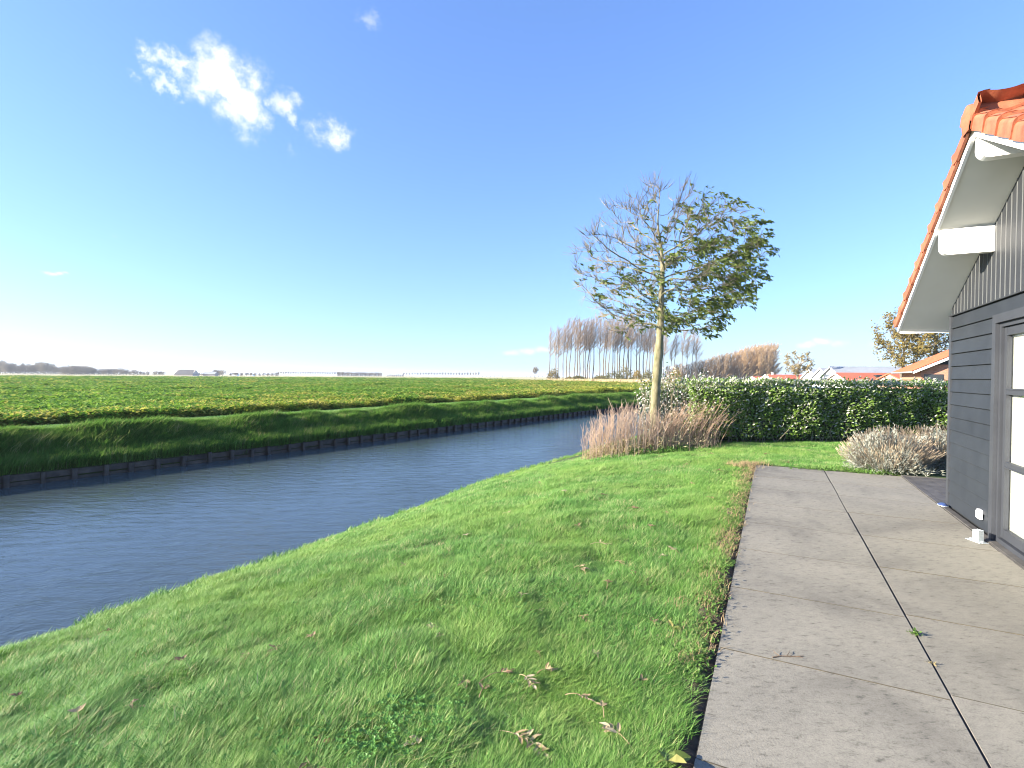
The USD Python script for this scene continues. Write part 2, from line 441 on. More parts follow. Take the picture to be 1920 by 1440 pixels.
edge_px = [(0, 1222), (110, 1185), (200, 1148), (380, 1090), (520, 1045), (640, 1000), (800, 945), (900, 905), (1000, 875), (1090, 850)]
ep = np.array([at(x, y, WZ + .09) for x, y in edge_px])
es, et = st(ep)
o = np.argsort(es)
es, et = es[o], et[o]
es = np.concatenate([[es[0] - 60, es[0] - 14, es[0] - 5], es, [es[-1] + 3, es[-1] + 8, es[-1] + 60, es[-1] + 900]])
et = np.concatenate([[et[0] - .2, et[0] - .1, et[0] - .05], et, [et[-1] + .25, et[-1] + .3, et[-1] + .3, et[-1] + .3]])
_near = PchipInterpolator(es, et)
near_t = lambda s: _near(np.clip(s, es[0], es[-1]))

TH = math.radians(27)
HU, HV = np.array([math.sin(TH), math.cos(TH)]), np.array([-math.cos(TH), math.sin(TH)])
HC = at(1779, 950)[:2]                       # house corner at the terrace


def hl(u, v):
    return HC + np.asarray(u)[..., None] * HU + np.asarray(v)[..., None] * HV


def uv(P):
    q = np.asarray(P)[..., :2] - HC
    return q @ HU, q @ HV


def smooth(x):
    x = np.clip(x, 0, 1)
    return x * x * (3 - 2 * x)


def fb(P, s, seed, o=3):
    P = np.asarray(P)
    return meshkit.fbm(np.stack([P[..., 0] * s, P[..., 1] * s, 0 * P[..., 0] + 3.3], -1), o, seed) - .5


def lawn_z(P):
    s, t = st(P)
    e = near_t(s) - t                        # distance from the water's edge
    E = 5.2
    z = WZ + .07 + (-.02 - WZ - .07) * (1 - np.clip(1 - e / E, 0, 1) ** 1.75)
    z = np.where(e < 0, WZ - .9 * np.clip(-e, 0, 1) ** .7, z)
    z = z + smooth(e / .5) * (.12 * fb(P, .9, 5) + .13 * fb(P, 2.6, 9)) * smooth((E + 2.5 - e) / 4)
    u, v = uv(P)
    under = smooth((2.36 - v) / .10) * smooth((2.36 - u) / .12)
    return z * (1 - under) - .09 * under


def grid(A, B, fn):
    a, b = np.meshgrid(A, B, indexing='ij')
    P = fn(a, b)
    n, m = len(A), len(B)
    i, j = np.meshgrid(np.arange(n - 1), np.arange(m - 1), indexing='ij')
    q = np.stack([i * m + j, (i + 1) * m + j, (i + 1) * m + j + 1, i * m + j + 1], -1).reshape(-1, 4)
    v = P.reshape(-1, 3)
    f = np.vstack([q[:, [0, 1, 2]], q[:, [0, 2, 3]]])
    c = np.cross(v[f[:, 1]] - v[f[:, 0]], v[f[:, 2]] - v[f[:, 0]])
    if c[:, 2].sum() < 0:
        f = f[:, ::-1]
    return v, f


def lift(P2, z):
    return np.concatenate([P2, np.asarray(z)[..., None]], -1)


s_all = np.concatenate([[-3000, -900, -300, -120, -60, -40], np.arange(-30, -12, 2), np.arange(-12, 26, .16), np.arange(26, 60, 1.5), [62, 80, 120, 200, 400, 800, 2000, 5000]])
e_all = np.concatenate([[-1.5, -.8, -.4, -.15, 0, .1, .25], np.arange(.4, 9.5, .13), [9.8, 11, 13, 17, 25, 40, 80, 160, 400, 1000, 2500]])
lawn_fn = lambda s, e: (lambda P: lift(P, lawn_z(P)))(xy(s, near_t(s) - e))
obj('lawn', grid(s_all, e_all, lawn_fn), LAWN_SOIL, smooth=True, kind='structure')

s_b = np.concatenate([[-900, -200, -60], np.arange(-20, 70, .4), np.arange(72, 140, 3), [150, 200, 300, 600, 3000]])
t_b = np.array([.07, .0715, .15, .4, .7, 1.0, 1.3, 1.55, 1.8, 2.05, 2.3, 2.6, 2.9, 3.2, 3.6, 4.2])


def bank_z(P):
    s, t = st(P)
    z = np.interp(t, [.07, .071, .2, .9, 1.3, 1.8, 2.1, 3.0, 4.2], [-1.75, -.70, -.66, -.50, -.26, .04, .08, .04, -.02])
    return z + (.13 * fb(P, .7, 21) + .13 * fb(P, 2.2, 23)) * smooth(t / .8) * smooth((4.2 - t) / .8)


obj('canal_bank', grid(s_b, t_b, lambda s, t: (lambda P: lift(P, bank_z(P)))(xy(s, t))), BANK_SOIL, smooth=True, kind='structure')
s_w = np.concatenate([[-900, -100], np.arange(-30, 60, 5), [80, 150, 400, 3000]])
obj('water', grid(s_w, np.array([-14.0, -8, -4, .02]), lambda s, t: lift(xy(s, t), WZ + 0 * s)), WATER, smooth=True, kind='structure')
obj('canal_bed', grid(s_w, np.array([-14.0, .05]), lambda s, t: lift(xy(s, t), WZ - 1.6 + 0 * s)), SOIL, kind='structure')
s_g = np.array([-6000.0, -2000, -600, -200, 0, 100, 300, 800, 2500, 6000])
obj('ground', grid(s_g, np.array([4.15, 40, 200, 800, 2500, 7000]), lambda s, t: lift(xy(s, t), -.06 + 0 * s)), STUBBLE, kind='structure')
# the green field: near border along the bank, far border at a dry strip
fpoly = [xy(np.array(-260.0), np.array(4.18)), xy(np.array(70.0), np.array(4.18)), dep(1215, 722, 105)[:2], dep(1040, 718, 150)[:2], dep(900, 710, 270)[:2], dep(520, 708, 290)[:2], dep(200, 706, 235)[:2], dep(-200, 705, 205)[:2], np.array([-420, 120])]
from shapely.geometry import Polygon, Point
import shapely
FP = Polygon(fpoly)
_fv, _ff = trimesh.creation.triangulate_polygon(FP, engine='earcut')
_fv = np.column_stack([_fv, np.full(len(_fv), -.02)])
obj('field', (_fv, _ff), FIELD_SOIL, kind='structure')


# timber edging of the far bank
rng = np.random.default_rng(4)
rv = thing('timber_revetment', 'dark wet timber posts and boards edging the foot of the far canal bank', 'bank edging')
s = -3.0
k = 0
sp = []
while s < 62:
    sp.append(s)
    s += .62 + rng.normal(0, .05)
for k, s in enumerate(sp):
    P = xy(np.array(s), np.array(-.06 + rng.normal(0, .012)))
    m = trimesh.creation.cylinder(radius=.062 + rng.normal(0, .006), height=1.0, sections=9)
    v = np.array(m.vertices); v[:, 2] += WZ - .235 + rng.normal(0, .02) ; v[:, :2] += P + (v[:, 2:] - WZ) * np.array([[rng.normal(0, .04), rng.normal(0, .04)]])
    obj('post', (v, m.faces), REVET, rv, smooth=40)
for k in range(len(sp) - 1):
    a, b = sp[k] + .03, sp[k + 1] - .03
    for zl, zh in ((WZ - .35, WZ + .10), (WZ + .105, WZ + .27)):
        off = .004 + rng.normal(0, .006)
        c = [xy(np.array(a), np.array(off)), xy(np.array(b), np.array(off)), xy(np.array(b), np.array(off + .05)), xy(np.array(a), np.array(off + .05))]
        m = trimesh.creation.extrude_polygon(Polygon(c), zh - zl - .012 - rng.random() * .02, engine='earcut')
        v = np.array(m.vertices); v[:, 2] += zl
        obj('board', (v, m.faces), REVET, rv)


# ------------------------------------------------------------------ terrace
ter = thing('terrace', kind='structure')
bs = MB().box((-7.2, -.2, -.3), (2.18, 2.27, -.0025))
v, f = bs.mesh()
v = lift(hl(v[:, 0], v[:, 1]), v[:, 2])
obj('slab_bed', (v, f), DARKGAP, ter)
rng = np.random.default_rng(8)


def slab(u0, u1, v0, v1, z):
    w = trimesh.creation.box(bounds=[[u0, v0, -.06], [u1, v1, 0]])
    b = .0008
    poly = [(u0, v0), (u1, v0), (u1, v1), (u0, v1)]
    V, F = [], []
    lo = np.array([[u0, v0], [u1, v0], [u1, v1], [u0, v1]])
    inn = np.array([[u0 + b, v0 + b], [u1 - b, v0 + b], [u1 - b, v1 - b], [u0 + b, v1 - b]])
    jit = rng.normal(0, .0006, 4)
    V = np.vstack([np.column_stack([lo, np.full(4, -.055)]), np.column_stack([lo, z - b + jit]), np.column_stack([inn, z + jit])])
    for a in (0, 4):
        for i in range(4):
            j = (i + 1) % 4
            F.append([a + i, a + j, a + 4 + j, a + 4 + i])
    F.append([8, 9, 10, 11])
    F = np.array(F)
    return lift(hl(V[:, 0], V[:, 1]), V[:, 2]), np.vstack([F[:, [0, 1, 2]], F[:, [0, 2, 3]]])


for v0, v1, off in ((.095, 1.172, .06), (1.188, 2.265, 0.0)):
    edges = [-7.0 + off + i for i in range(10)]
    edges = [e for e in edges if e < 2.0] + [2.19]
    for a, b in zip(edges[:-1], edges[1:]):
        obj('slab', slab(a + rng.uniform(.0012, .003), b - rng.uniform(.0012, .003), v0 + rng.normal(0, .002), v1 + rng.normal(0, .002), (.0045 if v0 > 1 else 0) + rng.normal(0, .0006)), CONCRETE, ter)

# joints between the slabs, filled with dark mossy sand
JOINT = rough('joint_sand', (.05, .042, .028), (.12, .10, .06), 18, .95)
for v0, v1, off, zt in ((.095, 1.172, .06, .0012), (1.188, 2.265, 0.0, .0056)):
    for k in range(9):
        e = -7.0 + off + k
        if e < 2.0:
            w_ = .0035 if k in (1, 2) else .0022
            v, f = MB().box((e - w_, v0 + .004, -.04), (e + w_, v1 - .004, zt)).mesh()
            obj('joint', (lift(hl(v[:, 0], v[:, 1]), v[:, 2]), f), JOINT, ter)

# ------------------------------------------------------------------ lawn grass
rng = np.random.default_rng(11)
WIND = math.radians(35)                     # the blades lean away from the wind


def tuft_protos(mats, n, count, rad, h, w, seed, lean=(.3, .9), name='grass_tuft', spread=.9):
    def make(path):
        out = []
        r = np.random.default_rng(seed)
        for i in range(n):
            a = r.random(count) * 2 * PI
            d = rad * np.sqrt(r.random(count))
            P = np.stack([d * np.cos(a), d * np.sin(a), -.012 + 0 * d], 1)
            H = r.uniform(h[0], h[1], count)
            az = r.normal(WIND, spread, count)
            V, F = blades(P, H, r.uniform(.7, 1.2, count) * w, H * r.uniform(lean[0], lean[1], count), az)
            out.append(usdkit.mesh(stage, f'{path}/{name}_{i:03d}' if i else f'{path}/{name}', (V, F), mats))
        return out
    return make


def scatter_lawn(n, dmin, dmax, seed):
    "points over the seen part of the lawn, thinning out with distance"
    r = np.random.default_rng(seed)
    ang = np.radians(r.uniform(-50, 36, n))
    d = np.exp(r.uniform(math.log(dmin), math.log(dmax), n)) if dmax / dmin > 1.5 else r.uniform(dmin, dmax, n)
    P = np.stack([d * np.sin(ang), d * np.cos(ang)], 1)
    s, t = st(P)
    e = near_t(s) - t
    u, v = uv(P)
    edge = 2.42 + .36 * fb(P, 2.6, 31) + .10 * fb(P, 9, 33)
    ok = (e > .02) & ((v > edge) | (u > 2.22)) & (P[:, 1] < 13.6)
    ok &= ~((u < 2.5) & (v < 2.3))
    return P[ok]


def lawn_instances(path, protos, nproto, P, smin, smax, seed, patchy=.6, **kw):
    r = np.random.default_rng(seed)
    h = .03
    zx = (lawn_z(P + [h, 0]) - lawn_z(P - [h, 0])) / (2 * h)
    zy = (lawn_z(P + [0, h]) - lawn_z(P - [0, h])) / (2 * h)
    N = np.stack([-zx * .6, -zy * .6, 1 + 0 * zx], 1)
    lum = 1 + patchy * 2.2 * fb(P, 1.6, 41) + patchy * 2.4 * fb(P, 6.0, 43)
    sc = r.uniform(smin, smax, len(P)) * np.clip(lum, .35, 1.9)
    q = quat_z_normal(r.normal(0, .55, len(P)), N)
    return instancer(path, protos, lift(P, lawn_z(P) - .004), r.integers(0, nproto, len(P)), q, np.stack([sc ** .5, sc ** .5, sc], 1), **kw)


P = np.vstack([scatter_lawn(42000, 1.7, 6.5, 1)])
lawn_instances('/World/grass', tuft_protos(GRASS, 10, 32, .085, (.014, .068), .0046, 71, (.4, 1.6), spread=1.2), 10, P, .75, 1.25, 2,
               label='short bright green lawn grass bent over by the wind between the canal and the terrace', cat='grass', kind='stuff')
P = np.vstack([scatter_lawn(52000, 6.0, 17.5, 3)])
lawn_instances('/World/grass_001', tuft_protos(GRASS, 6, 34, .13, (.025, .062), .0065, 72, (.4, 1.3)), 6, P, .75, 1.2, 4,
               label='lawn grass farther off, running up to the hedge and the shrub by the water', cat='grass', kind='stuff')

r = np.random.default_rng(19)
s = r.uniform(-3, 24, 1500); e = np.abs(r.normal(.05, .16, 1500)) + .01
P = xy(s, near_t(s) - e)
instancer('/World/edge_grass', tuft_protos(GRASS, 5, 26, .05, (.04, .11), .006, 77, (.2, 1.0), spread=1.2), lift(P, lawn_z(P) - .01), r.integers(0, 5, 1500), quat_z_normal(r.normal(0, .7, 1500)), r.uniform(.35, 1.25, 1500) ** 1.5,
          label='ragged longer grass tufts hanging over the near water edge', cat='grass', kind='stuff')

# far bank: long grass, then the overgrown crest
r = np.random.default_rng(17)


def bank_scatter(n, t0, t1, seed, smax=95):
    r = np.random.default_rng(seed)
    s = np.exp(r.uniform(math.log(12), math.log(smax + 14), n)) - 14
    t = r.uniform(t0, t1, n)
    P = xy(s, t)
    return P, s, t


def bank_inst(path, protos, npr, P, sc, seed, **kw):
    r = np.random.default_rng(seed)
    return instancer(path, protos, lift(P, bank_z(P) - .02), r.integers(0, npr, len(P)), quat_z_normal(r.normal(0, .5, len(P))), sc, **kw)


P, s, t = bank_scatter(17000, -.03, 1.5, 5)
sc = r.uniform(.6, 1.1, len(P)) * (1 + s / 140)
bank_inst('/World/bank_grass', tuft_protos(BANK_GRASS, 6, 34, .16, (.14, .34), .012, 73, (.15, .7)), 6, P, sc, 6,
          label='long green grass along the foot of the far canal bank, above the timber edging', cat='grass', kind='stuff')
P, s, t = bank_scatter(11000, .95, 2.0, 7)
sc = r.uniform(.6, 1.25, len(P)) * (1 + s / 140) * np.clip(.8 + 2.6 * fb(P, 1.1, 51), .35, 1.4)
bank_inst('/World/bank_grass_001', tuft_protos(BANK_GRASS, 6, 46, .22, (.08, .26), .014, 74, (.5, 1.3), spread=1.1), 6, P, sc, 8,
          label='thick overgrown tussocks of green grass on the crest of the far canal bank', cat='grass', kind='stuff')
P, s, t = bank_scatter(17000, 1.75, 4.75, 9)
sc = r.uniform(.4, .8, len(P)) * (1 + s / 140)
bank_inst('/World/bank_grass_002', tuft_protos(GRASS, 6, 46, .20, (.04, .13), .012, 75, (.4, 1.1), spread=1.1), 6, P, sc, 10,
          label='sunlit short grass strip on top of the far bank beside the field', cat='grass', kind='stuff')
rx = [(18, 850), (50, 838), (85, 835), (122, 842), (175, 830), (212, 838), (245, 818), (318, 815), (380, 822)]
for i, (x, y) in enumerate(rx):
    p = None
    for Y in np.arange(9, 26, .05):
        p = dep(x, y + 8, Y)
        if st(p)[1] > .2 and p[2] <= bank_z(p[None, :2])[0]:
            break
    rr = np.random.default_rng(90 + i)
    n = 24
    Q = np.stack([rr.normal(0, .10, n), rr.normal(0, .10, n), 0 * np.ones(n)], 1)
    H = rr.uniform(.26, .55, n)
    g = thing('reed_clump', 'pale reed clump bent by the wind on the dark far bank, ' + 'first second third fourth fifth sixth seventh eighth ninth'.split()[i] + ' from the left', 'reed', (p[0], p[1], bank_z(p[None, :2])[0] - .03), group='reed clumps on the far canal bank')
    obj('leaves', blades(Q, H, .016, H * rr.uniform(.5, 1.1, n), rr.normal(.3, .5, n)), REED, g)

# field crop: leafy plants, thinning with distance
CROP = None


def crop_tint(n, l, src):
    dx, dy = float(cn[0]), float(cn[1])
    n.update({'dp': ('vector_math', {'math_type': 'dot_product', 'vector2': (dx, dy, 0)}),
              'tr': ('map_range', {'from_min': float(A0 @ cn) + 4.0, 'from_max': float(A0 @ cn) + 13.0, 'to_min': .06, 'to_max': -.06, 'clamp': True}),
              'sx': ('separate_xyz', {}), 'xr': ('map_range', {'from_min': -12.0, 'from_max': 12.0, 'to_min': -.04, 'to_max': .17, 'clamp': True}),
              'pn': ('noise_texture', {'scale': .11, 'detail': 4.0, 'roughness': .65}), 'a1': ('math', {'math_type': 'add'}), 'a2': ('math', {'math_type': 'add'}),
              'fn': ('map_range', {'from_min': .0, 'from_max': 1.0, 'to_min': -.16, 'to_max': .16}), 'a3': ('math', {'math_type': 'add'}),
              'yr': ('map_range', {'from_min': .47, 'from_max': .62, 'clamp': True}), 'yc': ('rgb_ramp', {'ramp': [(0, (.28, .34, .04)), (.5, (.40, .41, .06)), (1, (.46, .42, .11))]}), 'ym': ('mix', {})})
    l += [('g.position', 'dp.vector1'), ('dp.value', 'tr.value'), ('g.position', 'sx.vector'), ('sx.x', 'xr.value'), ('g.position', 'pn.vector'), ('pn.fac', 'a1.value1'), ('tr.result', 'a1.value2'),
          ('a1.value', 'a2.value1'), ('xr.result', 'a2.value2'), ('fr.value', 'fn.value'), ('a2.value', 'a3.value1'), ('fn.result', 'a3.value2'), ('a3.value', 'yr.value'), ('fr.value', 'yc.fac'), ('yr.result', 'ym.fac'), (src, 'ym.color1'), ('yc.color', 'ym.color2')]
    return n, l, 'ym.color'


CROP = leafy('crop_leaves', [(0, (.11, .23, .025)), (.5, (.17, .31, .038)), (1, (.25, .36, .07))], trans=.42, r=.6, spec=.2, tint=crop_tint)


def crop_protos(path):
    out = []
    for i in range(6):
        r = np.random.default_rng(200 + i)
        n = 34
        a = r.random(n) * 2 * PI
        el = r.uniform(-.3, 1.0, n)
        z = r.uniform(.05, .34, n)
        P = np.stack([np.cos(a) * .08 + r.normal(0, .07, n), np.sin(a) * .08 + r.normal(0, .07, n), z], 1)
        D = np.stack([np.cos(a) * np.cos(el), np.sin(a) * np.cos(el), np.sin(el)], 1)
        N = np.stack([-np.cos(a) * np.sin(el), -np.sin(a) * np.sin(el), np.cos(el)], 1) + r.normal(0, .3, (n, 3))
        L = r.uniform(.09, .17, n)
        out.append(usdkit.mesh(stage, f'{path}/crop_plant_{i:03d}' if i else f'{path}/crop_plant', leaves(P, D, N, L, L * .62, .12, .2), CROP))
    return out


r = np.random.default_rng(23)
n = 120000
ang = np.radians(r.uniform(-49, 22, n))
d = np.exp(r.uniform(math.log(13.5), math.log(270), n))
P = np.stack([d * np.sin(ang), d * np.cos(ang)], 1)
s, t = st(P)
keep = (t > 4.5 + .8 * fb(P, .3, 63)) & shapely.contains_xy(FP, P[:, 0], P[:, 1])
P, d = P[keep], d[keep]
sc = r.uniform(.75, 1.25, len(P)) * np.clip(1 + 1.3 * fb(P, .35, 61), .55, 1.6) * np.clip(d / 26, 1.0, 5.0) ** .8
scz = sc / np.clip(d / 26, 1, 5) ** .55
instancer('/World/crop_plants', crop_protos, lift(P, -.03 + 0 * d), r.integers(0, 6, len(P)), quat_z_normal(r.random(len(P)) * 2 * PI), np.stack([sc, sc, scz], 1),
          label='leafy green crop with yellowing leaves covering the flat field beyond the canal', cat='crop', kind='stuff')

# ------------------------------------------------------------------ the house (local x along the gable wall away from the camera, y out of the wall, z up)
RX, RZ, SL = -2.44, 3.735, .514             # ridge and slope of the roof's underside
OV, EX = .48, .43                           # overhang at the gable, eave beyond the corner
HD = 6.0                                    # depth of the house
WL = 2 * RX                                 # near corner
house = thing('house', 'slate grey timber clad bungalow with orange tiled roof and white bargeboards', 'house', (HC[0], HC[1], 0), math.atan2(HU[1], HU[0]))
sof = lambda x: RZ - abs(x - RX) * SL
DL, DR, DT = -1.47, -3.20, 2.25             # door opening outer frame
wall = MB()
wall.tm(prism([(-.12, 0.0), (-.02, 0.0), (-.02, 2.40), (-.12, 2.40)], 0, DL, -.02))   # y,z along x
wall.tm(prism([(-.12, 0.0), (-.02, 0.0), (-.02, 2.40), (-.12, 2.40)], 0, WL + .02, DR))
wall.tm(prism([(-.12, DT), (-.02, DT), (-.02, 2.40), (-.12, 2.40)], 0, DR, DL))
gp = [(2.40, WL + .03), (2.40, -.03), (sof(-.03) - .01, -.03), (RZ - .02, RX), (sof(WL + .03) - .01, WL + .03)]
wall.tm(prism(gp, 1, -.12, -.025))
for yy in (-HD,):
    wall.tm(prism([(0.0, WL + .03), (0.0, -.03), (sof(-.03) - .01, -.03), (RZ - .02, RX), (sof(WL + .03) - .01, WL + .03)], 1, yy, yy + .1))
wall.box((-.12, -HD + .1, 0), (-.02, -.12, sof(0) - .03))
wall.box((WL + .02, -HD + .1, 0), (WL + .12, -.12, sof(0) - .03))
wall.box((WL + .12, -HD + .1, .0), (-.12, -.13, .05))
obj('wall', wall.mesh(), SIDING, house)
# lapped horizontal boards
rows, pitch, z0 = 15, .157, .04


def lap(x0, x1, za, zb):
    return prism([(-.02, za), (.021, za), (.024, za + .004), (.005, zb), (-.02, zb)], 0, x0, x1)


for i in range(rows):
    za = z0 + i * pitch
    zb = min(za + pitch - .006, 2.392)
    if za > 2.36:
        break
    if zb <= DT + .001:
        obj('siding_board', lap(DL + .002, -.052, za, zb), SIDING, house)
        obj('siding_board', lap(WL + .05, DR - .002, za, zb), SIDING, house)
    else:
        if za < DT:
            obj('siding_board', lap(DL + .002, -.052, za, zb), SIDING, house)
            obj('siding_board', lap(WL + .05, DR - .002, za, zb), SIDING, house)
            obj('siding_board', lap(DR, DL, DT + .003, zb), SIDING, house)
        else:
            obj('siding_board', lap(WL + .05, -.052, za, zb), SIDING, house)
# boards of the return wall beyond the corner
for i in range(rows):
    za = z0 + i * pitch
    zb = min(za + pitch - .003, 2.40)
    obj('siding_board', prism([(za, -.02), (za, .020), (zb, .004), (zb, -.02)], 1, -HD, -.052), SIDING, house)
obj('corner_post', MB().box((-.05, -.05, .03), (.026, .026, 2.41)).mesh(), TRIM, house)
obj('corner_post', MB().box((WL - .026, -.05, .03), (WL + .05, .026, 2.41)).mesh(), TRIM, house)
obj('drip_ledge', prism([(-.02, 2.396), (.034, 2.394), (.034, 2.405), (-.02, 2.418)], 0, WL - .02, .02), SIDING2, house)
# vertical gable boards, each a bevelled board with a groove between
x = -.03
bw = .118
while x > WL + .05:
    a, b = max(x - bw + .009, WL + .03), x
    top = [(sof(b) - .004, b)]
    if a < RX < b:
        top.append((RZ - .004, RX))
    top.append((sof(a) - .004, a))
    if min(sof(a), sof(b)) > 2.44:
        m = MB()
        m.tm(prism([(2.412, a + .004), (2.412, b - .004)] + [(zz, min(max(xx, a + .004), b - .004)) for zz, xx in top], 1, -.024, .016))
        obj('gable_board', m.mesh(), SIDING2, house)
        obj('groove_strip', prism([(2.412, a - .0085), (2.412, a + .0030), (sof(a) - .004, a + .0030), (sof(a - .0085) - .004, a - .0085)], 1, -.023, .0185), EDGE, house)
    x -= bw

# French door
dr = group_part('door', house)
fm = MB()
jw = .085
for (a, b) in ((DL - jw, DL), (DR, DR + jw)):
    fm.box((a, -.10, .0), (b, .045, DT))
fm.box((DR + jw, -.10, DT - jw), (DL - jw, .045, DT))
obj('frame', fm.mesh(), TRIM, dr)
fm = MB()
iw = .042
x0, x1 = DR + jw, DL - jw
for (a, b) in ((x1 - iw, x1 - .004), (x0 + .004, x0 + iw)):
    fm.box((a, -.085, .012), (b, .012, DT - jw - .004))
fm.box((x0 + iw, -.085, DT - jw - iw), (x1 - iw, .012, DT - jw - .004))
fm.box((x0 + iw, -.085, .012), (x1 - iw, .014, .055))
obj('inner_frame', fm.mesh(), TRIM, dr)
obj('threshold', MB().box((DR - .02, -.09, -.02), (DL + .02, .075, .010)).mesh(), DECK, dr)
xm = (x0 + x1) / 2
stl = .10
rails = [(.062, .145), (.765, .800), (1.475, 1.510), (DT - jw - iw - .075, DT - jw - iw - .006)]
for (a, b) in ((xm + .004, x1 - iw - .006), (x0 + iw + .006, xm - .004)):
    st_ = MB()
    stl2 = .060
    st_.box((a, -.07, .062), (a + stl2, -.012, rails[-1][1])).box((b - stl2, -.07, .062), (b, -.012, rails[-1][1]))
    for za, zb in rails:
        st_.box((a + stl2, -.068, za), (b - stl2, -.014, zb))
    obj('leaf', st_.mesh(), TRIM, dr)
    bd = MB()
    for (za, zb) in zip([q[1] for q in rails[:-1]], [q[0] for q in rails[1:]]):
        for (p, q_) in (((a + stl2, za), (a + stl2 + .012, zb)), ((b - stl2 - .012, za), (b - stl2, zb)), ((a + stl2 + .012, za), (b - stl2 - .012, za + .012)), ((a + stl2 + .012, zb - .012), (b - stl2 - .012, zb))):
            bd.box((p[0], -.045, p[1]), (q_[0], -.006, q_[1]))
        obj('pane', MB().box((a + stl2, -.048, za + .001), (b - stl2, -.044, zb - .001)).mesh(), GLASS, dr)
    obj('glazing_bead', bd.mesh(), TRIM, dr)
# pleated white blind hung close behind the panes of each leaf, and its cassette at the top
for (a, b) in ((xm + .004, x1 - iw - .006), (x0 + iw + .006, xm - .004)):
    cx = np.linspace(a + .062, b - .062, 120)
    ph = (cx - cx[0]) * 2 * PI / .19
    cy = -.0585 - .009 * (1 - np.abs(np.sin(ph)) ** .25)
    obj('curtain', grid(np.arange(120), np.array([.10, 2.10]), lambda i, z: np.stack([cx[i.astype(int)], cy[i.astype(int)], z], -1)), CURTAIN, house)
    obj('blind_cassette', MB().box((a + .063, -.0565, 2.045), (b - .063, -.0495, 2.11)).box((a + .063, -.0565, 2.02), (b - .063, -.0485, 2.036)).mesh(), WHITE, house)

# roof: deck, bargeboards, purlins, tiles
al = math.atan(SL)
for sgn in (1, -1):
    L = (EX - RX)
    pts = [(RZ, RX), (RZ - L * SL, RX + sgn * L), (RZ - L * SL + .12, RX + sgn * L), (RZ + .12, RX)]
    if sgn < 0:
        pts = pts[::-1]
    obj('roof_deck', prism(pts, 1, -HD - OV, OV - .026), SOFFIT, house)
    pts = [(RZ - .012, RX), (RZ - L * SL - .012, RX + sgn * (L + .02)), (RZ - L * SL + .125, RX + sgn * (L + .02)), (RZ + .125, RX)]
    if sgn < 0:
        pts = pts[::-1]
    obj('bargeboard', prism(pts, 1, OV - .025, OV), WHITE, house)
    obj('fascia', MB().box((RX + sgn * (L + .001), -HD - OV, RZ - L * SL - .03), (RX + sgn * (L + .022), OV - .026, RZ - L * SL + .075)).mesh(), WHITE, house)


def purlin(xc, top, h, th=.085):
    y1, y0, rr = OV - .03, -.10, .085
    pts = [(y0, top), (y0, top - h), (y1 - rr, top - h)]
    pts += [(y1 - rr + rr * math.sin(a), top - h + rr - rr * math.cos(a)) for a in np.linspace(.15, PI / 2, 7)]
    pts += [(y1, top)]
    return prism(pts, 0, xc - th / 2, xc + th / 2)


obj('purlin', purlin(-1.35, sof(-1.35) - .0, .265), WHITE, house)
obj('purlin', purlin(RX, RZ - .0, .23, .10), WHITE, house)
obj('purlin', purlin(2 * RX + 1.35, sof(-1.35), .265), WHITE, house)

TW, TE, TLn = .285, .315, .37               # tile width, exposure, length
prof_y = np.linspace(0, TW + .03, 9)


def tile_mesh(verge=0):
    "an interlocking clay tile lying on the slope: x down the slope, y across, z off the slope"
    yy = prof_y
    zz = .022 * np.exp(-((yy - TW * .98) / .055) ** 2) + .016 * np.exp(-((yy - 0.02) / .05) ** 2) + .004 * np.cos(yy / TW * 2 * PI)
    xs = np.array([0, TLn * .5, TLn - .02, TLn, TLn])
    dz = np.array([.0, .016, .033, .030, .008])
    m = MB()
    P = np.stack([np.broadcast_to(xs[:, None], (5, 9)), np.broadcast_to(yy[None], (5, 9)), zz[None] + dz[:, None]], -1)
    n, k = 5, 9
    i, j = np.meshgrid(np.arange(n - 1), np.arange(k - 1), indexing='ij')
    q = np.stack([i * k + j, (i + 1) * k + j, (i + 1) * k + j + 1, i * k + j + 1], -1).reshape(-1, 4)
    m.add(P.reshape(-1, 3), q)
    if verge:
        # rounded flap hanging down over the bargeboard
        a = np.linspace(0, PI / 2, 5)
        py = [TW * .9 + .07 * math.sin(t) for t in a] + [TW * .9 + .07]
        pz = [.030 - .05 * (1 - math.cos(t)) for t in a] + [-.105]
        py, pz = np.array(py), np.array(pz)
        xs2 = np.array([.0, TLn - .05, TLn - .012, TLn, TLn - .004])
        g = np.array([0, .0, .010, .012, -.012])
        dzz = np.array([0, .028, .036, .036, .03])
        Q = np.stack([np.broadcast_to(xs2[:, None], (5, 6)), py[None] + g[:, None], pz[None] + dzz[:, None]], -1)
        Q[:, -1, 2] -= dzz * .5
        i, j = np.meshgrid(np.arange(4), np.arange(5), indexing='ij')
        q = np.stack([i * 6 + j, (i + 1) * 6 + j, (i + 1) * 6 + j + 1, i * 6 + j + 1], -1).reshape(-1, 4)
        m.add(Q.reshape(-1, 3), q)
        back = Q.copy(); back[:, :, 1] -= .022
        m.add(back.reshape(-1, 3), q[:, ::-1])
        rim = np.vstack([Q[:, -1], back[:, -1]])
        m.add(rim, np.array([[i, i + 1, i + 6, i + 5] for i in range(4)]))
    return m.mesh()


